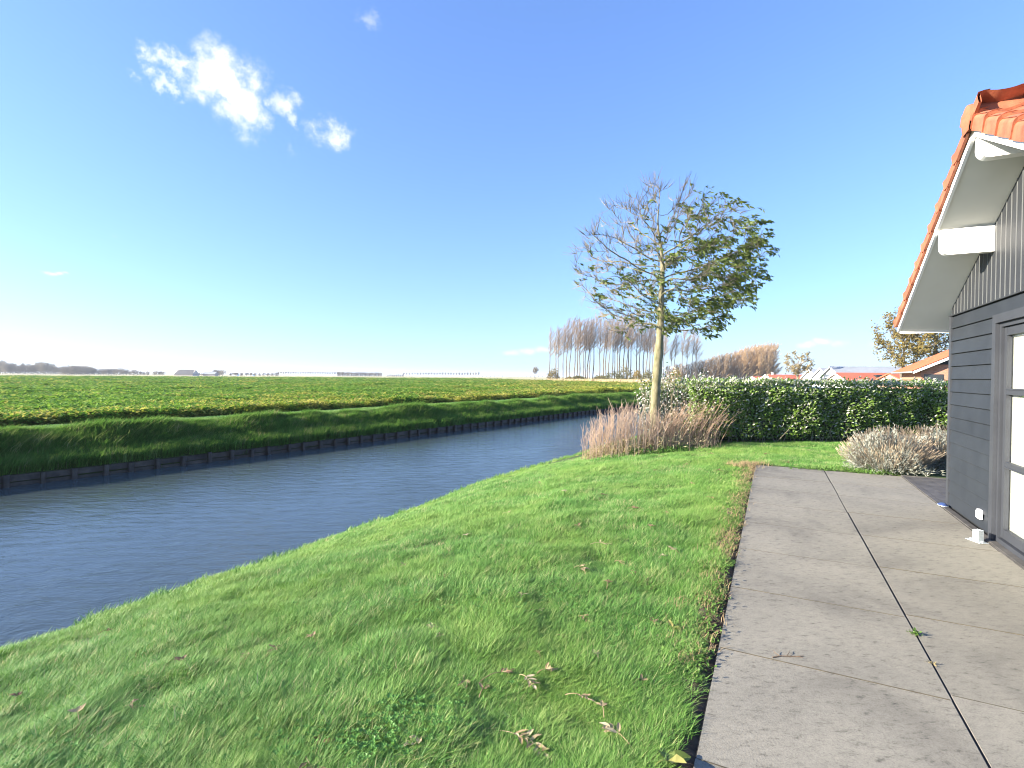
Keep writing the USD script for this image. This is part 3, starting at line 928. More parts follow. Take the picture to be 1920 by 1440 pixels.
tm0, tm1 = tile_mesh(0), tile_mesh(1)
nrow = int((EX - RX) / math.cos(al) / TE) + 1
rng = np.random.default_rng(33)
rest = MB()
LS = (EX - RX) / math.cos(al)
for sgn in (1, -1):
    dn = np.array([sgn * math.cos(al), 0, -math.sin(al)])
    nr = np.array([sgn * math.sin(al), 0, math.cos(al)])
    ya = np.array([0, 1.0, 0])
    for col in range(22):
        for row in range(nrow):
            src = tm1 if col == 0 else tm0
            x_ = LS + .05 - TLn - row * TE
            y_ = OV + .03 - (TW * .9 + .07) - col * TW
            tl = np.array([RX, 0, RZ + .125]) + dn * (x_ + rng.normal(0, .003)) + ya * (y_ + rng.normal(0, .002)) + nr * (.035 + rng.normal(0, .0015))
            v = tl + src[0][:, :1] * dn + src[0][:, 1:2] * ya + src[0][:, 2:] * nr
            f = src[1] if sgn < 0 else src[1][:, ::-1]
            if col < 12:
                obj('roof_tile', (v, f), TILE, house, smooth=35)
            else:
                rest.add(v, f)
obj('roof_tiles', rest.mesh(), TILE, house, kind='stuff')
# ridge tiles with a rounded end tile
ga = np.linspace(-.5, PI + .5, 13)
yy = OV + .05
k = 0
while yy > -HD - OV:
    L2 = .40
    v = []
    for yq, rr in ((yy, .120), (yy - .03, .126), (yy - .05, .118), (yy - L2, .108)):
        for a in ga:
            v.append((RX + rr * math.cos(a), yq, RZ + .140 + rr * .95 * math.sin(a)))
    v = np.array(v)
    kx = len(ga)
    q = np.array([[i * kx + j, i * kx + j + 1, (i + 1) * kx + j + 1, (i + 1) * kx + j] for i in range(3) for j in range(kx - 1)])
    m = MB().add(v, q)
    if k == 0:
        cap = [(RX, yy + .035, RZ + .135)] + [(RX + .120 * math.cos(a), yy, RZ + .140 + .114 * math.sin(a)) for a in ga] + [(RX + .09 * math.cos(ga[-1]), yy, RZ + .02), (RX + .09 * math.cos(ga[0]), yy, RZ + .02)]
        nC = len(cap)
        m.add(np.array(cap), np.array([[0, 1 + (j + 1) % (nC - 1), 1 + j] for j in range(nC - 1)]))
    obj('ridge_tile', m.mesh(), TILE, house, smooth=40)
    yy -= .36
    k += 1
# plinth boards along the wall foot and the deck beyond the corner are one deck
dk = thing('timber_deck', 'dark weathered plank strip and corner deck along the foot of the grey house wall', 'deck', (HC[0], HC[1], 0), math.atan2(HU[1], HU[0]))
obj('plank', MB().box((-1.44, .024, -.05), (2.2, .086, .012)).mesh(), DECK, dk)
obj('plank', MB().box((-5.2, .078, -.05), (-1.49, .088, .005)).mesh(), DECK, dk)
obj('plank', MB().box((WL, .0242, -.05), (DR - .03, .0765, .012)).mesh(), DECK, dk)
yv = .018
for i in range(22):
    obj('plank', MB().box((.034, yv - .138, -.05), (2.2 + rng.normal(0, .004), yv, .010 + rng.normal(0, .001))).mesh(), DECK, dk)
    yv -= .143
obj('plank', MB().box((2.208, yv, -.05), (2.25, .086, .016)).mesh(), DECK, dk)

# small things at the wall
p = hl(np.array(-1.2), np.array(.022))
t = thing('outlet_box', 'small white plastic outdoor box low on the grey wall beside the door', 'outlet box', (p[0], p[1], .185), math.atan2(HU[1], HU[0]))
b = trimesh.creation.box(bounds=[[-.04, 0, -.045], [.04, .03, .045]])
hull = trimesh.convex.convex_hull(np.vstack([[[sx * .042, 0, sz * .05], [sx * .036, .032, sz * .044], [sx * .042, .022, sz * .05]] for sx in (-1, 1) for sz in (-1, 1)]))
obj('housing', hull, PLASTIC, t)
obj('lid', MB().box((-.03, .0325, -.036), (.03, .038, .036)).mesh(), PLASTIC, t)
p = hl(np.array(-1.64), np.array(.17))
t = thing('post_bracket', 'galvanised steel post bracket bolted upright on the terrace edge by the door', 'bracket', (p[0], p[1], .002), math.atan2(HU[1], HU[0]) + .45)
obj('upright', MB().box((-.035, -.03, .0), (.035, -.025, .115)).box((-.035, -.025, .0), (-.030, .02, .112)).box((.030, -.025, .0), (.035, .02, .112)).mesh(), GALV, t)
obj('base_plate', MB().box((-.085, -.035, .0), (.085, .05, .006)).mesh(), GALV, t)
for q in (-.065, .065):
    m = trimesh.creation.cylinder(radius=.009, height=.012, sections=6); m.apply_translation((q, .01, .012))
    obj('bolt', m, GALV, t)
p = hl(np.array(.0), np.array(.06))
t = thing('deck_lamp', 'small blue domed fitting lying on the deck strip at the house corner', 'fitting', (p[0], p[1], .012), math.atan2(HU[1], HU[0]))
m = trimesh.creation.icosphere(2, 1.0); v = np.array(m.vertices) * (.085, .05, .03); v[:, 2] = np.maximum(v[:, 2], 0)
obj('dome', (v, m.faces), BLUE, t, smooth=True)
m = trimesh.creation.cylinder(radius=1, height=.006, sections=20); v = np.array(m.vertices) * (.095, .056, 1); v[:, 2] += .003
obj('rim', (v, m.faces), GALV, t)


# ------------------------------------------------------------------ tree by the canal
def grow(att, nodes, par, step, infl, kill, bias=(0, 0, .0), iters=120, seed=0, minstep=1):
    "space colonisation: branches grow towards the points of a crown"
    r = np.random.default_rng(seed)
    nodes, par = [np.asarray(p, float) for p in nodes], list(par)
    att = np.asarray(att, float)
    for it in range(iters):
        if not len(att):
            break
        N = np.array(nodes)
        d, i = cKDTree(N).query(att)
        ok = d < infl
        if not ok.any():
            break
        acc = np.zeros_like(N)
        np.add.at(acc, i[ok], unit(att[ok] - N[i[ok]]))
        idx = np.unique(i[ok])
        new = []
        for k in idx:
            dirn = unit(unit(acc[k]) + np.array(bias) + r.normal(0, .12, 3))
            if par[k] >= 0:
                dirn = unit(dirn + .55 * unit(N[k] - N[par[k]]))
            new.append((N[k] + dirn * step, k))
        for q, k in new:
            nodes.append(q); par.append(k)
        N2 = np.array([q for q, _ in new])
        dd, _ = cKDTree(N2).query(att)
        att = att[dd > kill]
    return np.array(nodes), np.array(par)


def pipe(par, tip=.006, ex=2.3, cap=None):
    n = len(par)
    ch = np.zeros(n)
    R = np.zeros(n)
    for i in range(n - 1, -1, -1):
        R[i] = max(R[i] ** (1 / ex) if R[i] > 0 else tip, tip)
        if par[i] >= 0:
            R[par[i]] += R[i] ** ex
            ch[par[i]] += 1
    return R, ch


base = dep(1227, 800, 13.2)
bz = float(lawn_z(base[None, :2])[0])
r = np.random.default_rng(101)
tp = [(1227, 800), (1229, 740), (1233, 690), (1237, 640), (1239, 600), (1240, 560), (1242, 520), (1241, 480)]
tnodes = [dep(x, y, 13.2) for x, y in tp]
trunk = [tnodes[0] * 1.0]
trunk[0][2] = bz - .05
pts = np.array([trunk[0]] + tnodes[1:])
tt = np.linspace(0, len(pts) - 1, 26)
trunk = np.stack([np.interp(tt, np.arange(len(pts)), pts[:, k]) for k in range(3)], 1)
cc, rad = np.array([3.93, 13.2, 4.52]), np.array([2.40, 2.1, 2.08])
A = r.normal(size=(4200, 3))
A = unit(A) * (r.random((4200, 1)) ** .42)
A = A[(A[:, 2] > -.9)]
A = cc + A * rad
A = A[A[:, 2] > 2.5 - .12 * (A[:, 0] - 3.9)]
nod, par = grow(A[:1500], trunk, list(range(-1, len(trunk) - 1)), .13, 1.35, .26, (0.02, 0, .10), seed=3)
R, ch = pipe(par, .0062, 2.15)
tz = nod[:, 2]
lim = np.interp(tz, [bz, 1.0, 2.9, 4.2, 5.2], [.145, .125, .098, .06, .035])
istr = np.arange(len(nod)) < len(trunk)
R = np.where(istr, np.maximum(R * .8, lim * .95), np.minimum(R * .92, .040))
kids = np.arange(1, len(nod))
kids = kids[par[kids] >= 0]
tree = thing('tree', 'round crowned tree half stripped of leaves, at the end of the lawn by the canal', 'tree')
tk = MB()
rr_ = np.where(istr, R, 0)[:len(trunk)] * (1 + .10 * np.sin(np.arange(len(trunk)) * 2.1)) 
rr_[8] *= 1.13; rr_[9] *= 1.15
tk.tube(trunk, rr_, 14)
v, f = tk.mesh()
nn = np.stack([meshkit.fbm(v * 9, 3, k) - .5 for k in range(3)], 1)
v = v + nn * .022
obj('trunk', (v, f), BARK, tree, smooth=True)
big = kids[(R[kids] > .014) & (kids >= len(trunk))]
sm = kids[(R[kids] <= .014) & (kids >= len(trunk))]
Rp = np.minimum(R[par], .06)
root = np.arange(len(nod))
for i in range(len(trunk), len(nod)):
    root[i] = i if par[i] < len(trunk) else root[par[i]]
for rt in np.unique(root[big]):
    g_ = big[root[big] == rt]
    obj('limb', segs(nod[par[g_]], nod[g_], np.minimum(Rp[g_], R[g_] * 1.3), R[g_], 6), BARK, tree, smooth=True)
# fine twigs: from every thin node, growing outward and up, bent a little by the wind
tips = np.where((R < .0135) & (np.arange(len(nod)) >= len(trunk)))[0]
dirn = unit(nod - nod[np.maximum(par, 0)])
P0, P1, Ra, Rb = [nod[par[sm]]], [nod[sm]], [np.minimum(Rp[sm], R[sm] * 1.2)], [R[sm]]
starts = r.choice(tips, 3800)
L1 = r.uniform(.10, .34, len(starts))
out = unit(nod[starts] - (cc - [0, 0, 1.2]))
D1 = unit(dirn[starts] * .7 + out * .55 + np.array([.12, 0, .38]) + r.normal(0, .32, (len(starts), 3)))
q1 = nod[starts] + D1 * L1[:, None] * .55
D2 = unit(D1 + np.array([.10, 0, .18]) + r.normal(0, .18, (len(starts), 3)))
q2 = q1 + D2 * L1[:, None] * .6
P0 += [nod[starts], q1]; P1 += [q1, q2]; Ra += [np.full(len(starts), .0050), np.full(len(starts), .0040)]; Rb += [np.full(len(starts), .0040), np.full(len(starts), .0024)]
obj('twigs', segs(np.vstack(P0), np.vstack(P1), np.concatenate(Ra), np.concatenate(Rb), 3), TWIG, tree, kind='stuff')
# leaves remain on the lee (right) and low side
q = np.vstack([q2, nod[tips]])
rel = (q - cc) / rad
pr = smooth((rel[:, 0] + .75) / 1.5) * smooth((.95 - rel[:, 2] + .35 * rel[:, 0]) / 1.1) + .10 * (rel[:, 2] < .1)
pr *= np.clip(.55 + 2.6 * (meshkit.fbm(q * 1.5, 3, 77) - .5), 0, 1) * 1.55
sel = q[r.random(len(q)) < pr * .78]
P_, D_, N_, L_ = [], [], [], []
for c in sel:
    m = r.integers(5, 11)
    ax = unit(np.array([.9, r.normal(0, .35), r.normal(-.22, .25)]))
    for k in range(m):
        P_.append(c + ax * (k / m) * .17 + r.normal(0, .012, 3))
        D_.append(ax + r.normal(0, .42, 3) * [1, 1, .8] + [0, 0, -.15])
        N_.append(r.normal(0, .6, 3) + [0, 0, .8])
        L_.append(r.uniform(.08, .14))
L_ = np.array(L_)
TREELEAF = leafy('tree_leaves', [(0, (.055, .10, .02)), (.5, (.105, .15, .03)), (.85, (.19, .20, .055)), (1, (.30, .24, .09))], trans=.3, r=.5)
obj('leaves', leaves(np.array(P_), np.array(D_), np.array(N_), L_, L_ * .40, .12, .15), TREELEAF, tree, kind='stuff')

# ------------------------------------------------------------------ hedge
HEDGE = leafy('hedge_leaves', [(0, (.10, .18, .025)), (.5, (.175, .28, .042)), (.85, (.26, .34, .07)), (.97, (.28, .32, .08)), (1, (.42, .36, .08))], trans=.28, r=.38, back=(.56, .56, .48), spec=.5)
r = np.random.default_rng(55)
h0, h1 = at(1292, 829)[:2], at(1765, 829)[:2]
hdir = unit(h1 - h0)
h1 = h1 + hdir * 3.0
hn = np.array([-hdir[1], hdir[0]])           # away from the camera
HLn = np.linalg.norm(h1 - h0)
hg = thing('hedge', 'dense clipped evergreen hedge of glossy leaves with pale undersides behind the lawn', 'hedge')


def hedge_leaves(P, outn, n, L, seed, upbias=.35, flip=.25, wild=.6):
    r = np.random.default_rng(seed)
    D = unit(outn * .55 + r.normal(0, wild, (n, 3)) + [0.25, 0, upbias])
    N = outn * .55 + r.normal(0, .6, (n, 3)) + [-.38, 0, .42]
    N[r.random(n) < flip] *= -1
    return leaves(P, D, N, L, L * .46, .14, .12)


top = 1.43
n = 19000
a = r.random(n) * HLn
zz = r.random(n) ** .85 * top + .06
bulge = .22 * (meshkit.fbm(np.stack([a * 1.3, zz * 1.3, 0 * a], 1), 3, 5) - .5) * 2
depth_in = -.05 + r.exponential(.11, n) + bulge
depth_in += .14 * smooth((.25 - zz) / .25) + .25 * smooth((zz - top + .18) / .25)
P2 = h0 + a[:, None] * hdir + depth_in[:, None] * hn
zt = lawn_z(P2)
Pf = np.column_stack([P2, zz])
On = np.tile(np.array([-hn[0], -hn[1], .15]), (n, 1))
Lf = r.uniform(.055, .095, n)
fl = hedge_leaves(Pf, On, n, Lf, 1, flip=.10)
n2 = 7000                                    # the top surface
a2 = r.random(n2) * HLn
w2 = r.random(n2) * 1.1 - .02
zt2 = top + .05 + .10 * (meshkit.fbm(np.stack([a2 * 2.2, w2 * 2.2, 0 * a2], 1), 3, 8) - .5) * 2 + r.normal(0, .03, n2)
P2 = h0 + a2[:, None] * hdir + w2[:, None] * hn
tl = hedge_leaves(np.column_stack([P2, zt2]), np.tile([0, -.3, 1.0], (n2, 1)), n2, r.uniform(.05, .09, n2), 2, flip=.34)
# loose shoots sticking out of the top
sh0, sh1, shl = [], [], []
for i in range(260):
    a3, w3 = r.random() * HLn, r.random() * .8
    p0 = np.append(h0 + a3 * hdir + w3 * hn, top)
    ln = r.uniform(.06, .24) * (1.3 if r.random() < .2 else 1)
    p1 = p0 + unit(np.array([.35 + r.normal(0, .2), r.normal(0, .2), 1])) * ln
    sh0.append(p0); sh1.append(p1)
    for k in range(int(3 + ln * 30)):
        shl.append(p0 + (p1 - p0) * r.random())
shl = np.array(shl)
sl = hedge_leaves(shl, np.tile([0.2, -.4, .8], (len(shl), 1)), len(shl), r.uniform(.05, .085, len(shl)), 3, flip=.5)
mb = MB().add(*fl).add(*tl).add(*sl)
obj('foliage', mb.mesh(), HEDGE, hg, kind='stuff')
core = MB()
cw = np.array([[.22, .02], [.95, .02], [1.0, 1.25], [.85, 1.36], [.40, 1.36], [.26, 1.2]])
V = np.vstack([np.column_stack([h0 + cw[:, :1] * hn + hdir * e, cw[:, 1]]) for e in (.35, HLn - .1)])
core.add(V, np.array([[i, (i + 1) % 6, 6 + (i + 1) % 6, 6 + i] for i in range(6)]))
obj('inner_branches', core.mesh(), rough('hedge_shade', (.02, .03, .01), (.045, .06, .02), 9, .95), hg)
stm = [(np.append(h0 + (a_ := r.random() * HLn) * hdir + r.uniform(.05, .3) * hn, -.03), r.uniform(.35, .6)) for _ in range(150)]
S0 = np.array([q[0] for q in stm]); S1 = S0 + np.column_stack([r.normal(0, .12, 150), r.normal(0, .12, 150), [q[1] for q in stm]])
obj('stems', segs(S0, S1, .012, .007, 4), TWIG, hg)
# taller loose bush at its left end, with many pale leaf undersides
hb = thing('silver_bush', 'loose silvery leaved bush behind the tree trunk at the left end of the hedge', 'bush')
SILVER = leafy('silver_leaves', [(0, (.05, .10, .02)), (.5, (.09, .15, .035)), (1, (.20, .22, .10))], trans=.22, r=.35, back=(.58, .58, .52), spec=.5)
b0 = dep(1265, 830, 14.1)[:2]
mb = MB()
st0, st1 = [], []
for i in range(130):
    aa, rr2 = r.random() * 2 * PI, r.random() ** .5
    p0 = np.array([b0[0] + 1.0 * rr2 * math.cos(aa), b0[1] + .5 * rr2 * math.sin(aa), 0])
    ht = r.uniform(1.3, 1.95) * (1 - .25 * rr2 ** 2)
    p1 = p0 + [r.normal(.1, .16) + .22 * math.cos(aa), r.normal(0, .15), ht]
    st0.append(p0); st1.append(p1)
    m = 46
    tq = r.uniform(.12, 1.02, m)
    Q = p0 + (p1 - p0) * tq[:, None] + r.normal(0, .065, (m, 3))
    mb.add(*hedge_leaves(Q, unit(np.tile([math.cos(aa) * .5, -.7, .4], (m, 1))), m, r.uniform(.05, .09, m), 1000 + i, flip=.45, wild=.8))
obj('foliage', mb.mesh(), SILVER, hb, kind='stuff')
obj('stems', segs(np.array(st0), np.array(st1), .012, .005, 4), TWIG, hb)

# ------------------------------------------------------------------ pink-brown stemmed shrub at the water's edge, and the arching one right of it
PINK = leafy('pink_stems', [(0, (.38, .26, .17)), (.5, (.50, .365, .26)), (1, (.58, .47, .35))], trans=.0, r=.75)
PALE = leafy('pale_dry_leaves', [(0, (.26, .22, .10)), (.4, (.36, .30, .16)), (.8, (.46, .38, .24)), (1, (.20, .24, .08))], trans=.25, r=.7)


def stem_shrub(name, label, x0p, x1p, ybase, Y, n, h, lean, seed, mat_s, bow=.0, leafn=5, spread=.35):
    r = np.random.default_rng(seed)
    t = thing(name, label, 'shrub')
    A_, B_ = dep(x0p, ybase, Y)[:2], dep(x1p, ybase, Y)[:2]
    P0, P1, Ra, Rb, LP, LD = [], [], [], [], [], []
    for i in range(n):
        w = r.random()
        p = A_ + (B_ - A_) * w + r.normal(0, spread, 2) * [.35, 1]
        z = float(lawn_z(p[None])[0])
        s_, t_ = st(p)
        if near_t(s_) - t_ < .02:
            continue
        ht = r.uniform(h[0], h[1]) * (.72 + .28 * math.sin(PI * min(max(w, .08), .9)))
        az = r.normal(lean[0], lean[1]); b = r.normal(lean[2], .10)
        prev = np.array([p[0], p[1], z - .02])
        m = 4
        for k in range(m):
            f_ = (k + 1) / m
            q = np.array([p[0] + math.cos(az) * b * f_ ** 1.6 * ht + bow * ht * f_ ** 2, p[1] + math.sin(az) * b * f_ ** 1.5 * ht * .6, z + ht * (f_ - .25 * abs(bow) * f_ ** 2)]) + r.normal(0, .012, 3)
            ra = .0065 * (1 - .6 * k / m)
            P0.append(prev); P1.append(q); Ra.append(ra); Rb.append(ra * .8)
            if k >= 1:
                for _ in range(2):
                    if r.random() < .75:
                        d = unit(unit(q - prev) + r.normal(0, .34, 3))
                        P0.append(prev + (q - prev) * r.random()); P1.append(P0[-1] + d * r.uniform(.08, .24)); Ra.append(.0038); Rb.append(.0024)
            prev = q
        for _ in range(leafn):
            LP.append([p[0] + r.normal(0, .07), p[1] + r.normal(0, .07), z + abs(r.normal(0, .16))]); LD.append(r.normal(0, 1, 3) + [.3, 0, .6])
    obj('stems', segs(np.array(P0), np.array(P1), np.array(Ra), np.array(Rb), 3), mat_s, t)
    LP, LD = np.array(LP), np.array(LD)
    obj('dry_leaves', leaves(LP, LD, r.normal(0, 1, LP.shape), r.uniform(.04, .10, len(LP)), .022), PALE, t, kind='stuff')
    return t


stem_shrub('stem_shrub', 'dense shrub of thin pinkish brown bare stems at the water edge left of the tree', 1105, 1225, 838, 12.3, 250, (.75, 1.25), (.5, .8, .10), 61, PINK, leafn=9)
stem_shrub('arching_shrub', 'brown twiggy shrub with arching stems right of the tree, in front of the hedge', 1215, 1335, 836, 12.6, 190, (.75, 1.25), (.2, 1.0, .25), 62, rough('arching_stems', (.22, .15, .10), (.38, .27, .18), 8, .85), bow=.18, leafn=8)
# low green plants along the foot of these shrubs and of the hedge
gp_ = thing('ground_cover', 'low green leafy plants along the foot of the shrubs and the lavender', 'ground cover', kind='stuff')
mb = MB()
r = np.random.default_rng(66)
for x in np.linspace(1180, 1290, 16):
    p = at(x + r.normal(0, 3), 838 + r.normal(0, 2))
    m = 40
    Q = np.column_stack([p[0] + r.normal(0, .12, m), p[1] + r.normal(0, .08, m), float(lawn_z(p[None, :2])[0]) + np.abs(r.normal(.03, .05, m))])
    mb.add(*leaves(Q, r.normal(0, 1, (m, 3)) + [0, -.3, .5], r.normal(0, .4, (m, 3)) + [0, 0, 1], r.uniform(.04, .09, m), .035))
for x in np.linspace(1500, 1690, 26):
    p = at(x + r.normal(0, 3), 880 + (x - 1500) * .055 + r.normal(0, 2))
    m = 22
    Q = np.column_stack([p[0] + r.normal(0, .07, m), p[1] + .06 + np.abs(r.normal(0, .06, m)), np.abs(r.normal(.0, .025, m))])
    mb.add(*leaves(Q, r.normal(0, 1, (m, 3)) + [0, -.3, .4], r.normal(0, .4, (m, 3)) + [0, 0, 1], r.uniform(.025, .05, m), .02))
obj('leaves', mb.mesh(), WEED, gp_)

# ------------------------------------------------------------------ lavender
LAV = leafy('lavender_leaves', [(0, (.17, .185, .145)), (.5, (.28, .30, .25)), (1, (.42, .43, .37))], trans=.15, r=.8)
LAVSTEM = leafy('lavender_stalks', [(0, (.28, .22, .15)), (.5, (.38, .31, .22)), (1, (.48, .41, .31))], trans=.1, r=.8)


def lavender(label, x, y, Y, R_, H, seed, nstalk):
    r = np.random.default_rng(seed)
    c = dep(x, y, Y)
    t = thing('lavender', label, 'lavender', (c[0], c[1], -.02))
    n = 3600
    a = r.random(n) * 2 * PI
    e = np.arcsin(r.random(n) ** .9)
    k = 1 + .6 * (meshkit.fbm(np.stack([np.cos(a) * 2.4, np.sin(a) * 2.4, e * 2.2], 1), 3, seed) - .5) * 2
    rad_ = k * r.uniform(.78, 1.12, n)
    Q = np.stack([R_ * rad_ * np.cos(e) * np.cos(a), .75 * R_ * rad_ * np.cos(e) * np.sin(a), H * .66 * rad_ * np.sin(e) + .03], 1)
    D = unit(np.stack([np.cos(a) * np.cos(e), np.sin(a) * np.cos(e), np.sin(e) + .5], 1) + r.normal(0, .35, (n, 3)))
    obj('foliage', leaves(np.repeat(Q, 3, 0) + r.normal(0, .018, (3 * n, 3)), np.repeat(D, 3, 0) + r.normal(0, .4, (3 * n, 3)), r.normal(0, 1, (3 * n, 3)), r.uniform(.045, .085, 3 * n), .012), LAV, t, kind='stuff')
    n = nstalk
    a = r.random(n) * 2 * PI
    e = np.arcsin(np.clip(r.random(n) * .9 + .1, 0, 1))
    Q = np.stack([R_ * .75 * np.cos(e) * np.cos(a), .6 * R_ * np.cos(e) * np.sin(a), H * .42 * np.sin(e)], 1)
    D = unit(np.stack([np.cos(a) * np.cos(e) * .9 - .12, np.sin(a) * np.cos(e) * .6, np.sin(e) * .8 + .55], 1) + r.normal(0, .13, (n, 3)))
    L = r.uniform(.26, .46, n) * H / .8
    E_ = Q + D * L[:, None]
    F_ = E_ + unit(D + [.2, 0, .1]) * .055
    obj('flower_stalks', segs(np.vstack([Q, E_]), np.vstack([E_, F_]), np.concatenate([np.full(n, .0024), np.full(n, .0062)]), np.concatenate([np.full(n, .002), np.full(n, .003)]), 3), LAVSTEM, t, kind='stuff')
    w0 = np.stack([r.normal(0, .2, 40), r.normal(0, .15, 40), 0 * np.ones(40)], 1)
    obj('woody_stems', segs(w0, w0 * 1.7 + [0, 0, .2], .012, .006, 4), TWIG, t)


lavender('faded grey lavender bush with pale dry flower stalks at the left corner of the deck', 1668, 885, 9.05, .62, .80, 71, 850)
lavender('second grey lavender bush with dry stalks, half hidden by the house corner', 1755, 886, 9.35, .62, .80, 72, 850)
lavender('lavender bush behind the house corner, farthest right of three', 1850, 886, 9.5, .55, .75, 73, 400)

# ------------------------------------------------------------------ soil strip, weeds and debris at the terrace edge
r = np.random.default_rng(81)
uu = np.linspace(-7.0, 2.3, 240)
w_out = 2.40 + .16 * (meshkit.fbm(np.stack([uu * 1.7, 0 * uu, 0 * uu], 1), 4, 3) - .35)
vv = np.stack([np.full(240, 2.245), 2.30 + 0 * uu, .5 * (2.3 + w_out), w_out, w_out + .09], 1)
zz = np.stack([-.040 + 0 * uu, -.018 + 0 * uu, -.008 + 0 * uu, -.004 + 0 * uu, -.05 + 0 * uu], 1) + .040 * (meshkit.fbm(np.stack([np.repeat(uu[:, None], 5, 1) * 9, vv * 9, 0 * vv], -1), 3, 12) - .5) * np.array([.3, 1, 1, 1, .3])
V = lift(hl(np.repeat(uu[:, None], 5, 1), vv), zz).reshape(-1, 3)
i, j = np.meshgrid(np.arange(239), np.arange(4), indexing='ij')
Q = np.stack([i * 5 + j, i * 5 + j + 1, (i + 1) * 5 + j + 1, (i + 1) * 5 + j], -1).reshape(-1, 4)
Fq = np.vstack([Q[:, [0, 1, 2]], Q[:, [0, 2, 3]]])
if np.cross(V[Fq[0, 1]] - V[Fq[0, 0]], V[Fq[0, 2]] - V[Fq[0, 0]])[2] < 0:
    Fq = Fq[:, ::-1]
obj('soil_strip', (V, Fq), SOIL, smooth=True, kind='structure')
mb, dry = MB(), MB()
for i in range(330):
    u0 = 2.2 - (r.random() ** .8) * 7.6
    v0 = 2.31 + abs(r.normal(0, .10))
    c = hl(np.array(u0), np.array(v0))
    m = r.integers(8, 22)
    Q = np.column_stack([c[0] + r.normal(0, .028, m), c[1] + r.normal(0, .028, m), -.012 + np.abs(r.normal(0, .026, m))])
    a = r.random(m) * 2 * PI
    mb.add(*leaves(Q, np.stack([np.cos(a), np.sin(a), r.uniform(.1, .9, m)], 1), r.normal(0, .3, (m, 3)) + [0, 0, 1], r.uniform(.012, .032, m), r.uniform(.009, .02, m)))
for i in range(260):
    u0 = 2.2 - r.random() * 7.6
    c = hl(np.array(u0), np.array(2.30 + abs(r.normal(0, .11))))
    m = 12
    Q = np.column_stack([c[0] + r.normal(0, .04, m), c[1] + r.normal(0, .04, m), -.01 + np.abs(r.normal(0, .012, m))])
    a = r.normal(WIND, 1.4, m)
    dry.add(*blades(Q, r.uniform(.01, .05, m), .004, r.uniform(.02, .07, m), a))
for i in range(70):
    c = at(1400 + r.normal(0, 14), 873 + r.normal(0, 2.5))
    m = 14
    Q = np.column_stack([c[0] + r.normal(0, .04, m), c[1] + r.normal(0, .04, m), -.015 + np.abs(r.normal(0, .03, m))])
    dry.add(*blades(Q, r.uniform(.02, .07, m), .006, r.uniform(.03, .10, m), r.normal(WIND, 1.6, m)))
obj('weeds', mb.mesh(), WEED, label='small green weeds sprouting in the bare soil along the left edge of the terrace', cat='weeds', kind='stuff')
obj('dead_grass', dry.mesh(), STRAW, label='withered grass bits on the soil strip along the terrace edge', cat='dead grass', kind='stuff')
mb = MB()
for cx_, cy_, sx, sy, m in ((690, 1385, 95, 40, 1200), (800, 1130, 90, 28, 500), (660, 1430, 120, 22, 700), (930, 1120, 60, 25, 260), (1020, 1150, 60, 18, 240), (100, 1420, 90, 22, 260), (1180, 1200, 60, 30, 160)):
    for i in range(m // 3):
        p = at(cx_ + r.normal(0, sx), cy_ + r.normal(0, sy), -.12)
        z = float(lawn_z(p[None, :2])[0]) + r.uniform(.03, .06)
        a = r.random() * 2 * PI + np.arange(3) * 2.1
        D = np.stack([np.cos(a), np.sin(a), .15 + 0 * a], 1)
        mb.add(*leaves(np.tile([p[0], p[1], z], (3, 1)), D, np.tile([r.normal(0, .25), r.normal(0, .25), 1.0], (3, 1)), r.uniform(.012, .022), r.uniform(.012, .018)))
obj('clover', mb.mesh(), CLOVER, label='darker green clover patches growing in the lawn near the front', cat='clover', kind='stuff')

# weed in the slab joint, twig on the slab
p = hl(np.array(-4.26), np.array(1.185))
t = thing('joint_weed', 'tiny green weed growing out of the joint between two terrace slabs', 'weed', (p[0], p[1], 0))
m = 46
a = r.random(m) * 2 * PI
obj('leaves', leaves(np.column_stack([r.normal(0, .014, m), r.normal(0, .014, m), np.abs(r.normal(0, .012, m))]), np.stack([np.cos(a), np.sin(a), r.uniform(0, 1, m)], 1), r.normal(0, .3, (m, 3)) + [0, 0, 1], r.uniform(.015, .03, m), .014), WEED, t)
p = hl(np.array(-4.62), np.array(1.183))
t = thing('joint_weed', 'smaller yellowish weed tuft in the same slab joint, nearer the camera', 'weed', (p[0], p[1], 0))
m = 16
a = r.random(m) * 2 * PI
obj('leaves', leaves(np.column_stack([r.normal(0, .008, m), r.normal(0, .008, m), np.abs(r.normal(0, .006, m))]), np.stack([np.cos(a), np.sin(a), r.uniform(0, 1, m)], 1), r.normal(0, .3, (m, 3)) + [0, 0, 1], r.uniform(.01, .02, m), .008), PALE, t)
p = at(1475, 1233)
t = thing('twig', 'thin brown forked twig lying on a terrace slab across its joint', 'twig', (p[0], p[1], .004), .15)
obj('stick', MB().tube([(-.09, .0, .004), (-.04, .006, .006), (.0, 0, .005), (.05, -.012, .006), (.10, -.01, .004)], [.0035, .003, .003, .0025, .002], 5).tube([(0, 0, .005), (.03, .02, .012), (.05, .045, .01)], [.002, .0018, .001], 4)
    .tube([(.05, -.012, .006), (.075, -.035, .01)], [.002, .001], 4).tube([(-.04, .006, .006), (-.055, .03, .014), (-.05, .05, .02)], [.002, .0018, .001], 4).mesh(), rough('dead_twig', (.10, .07, .045), (.2, .14, .09), 30, .9), t)

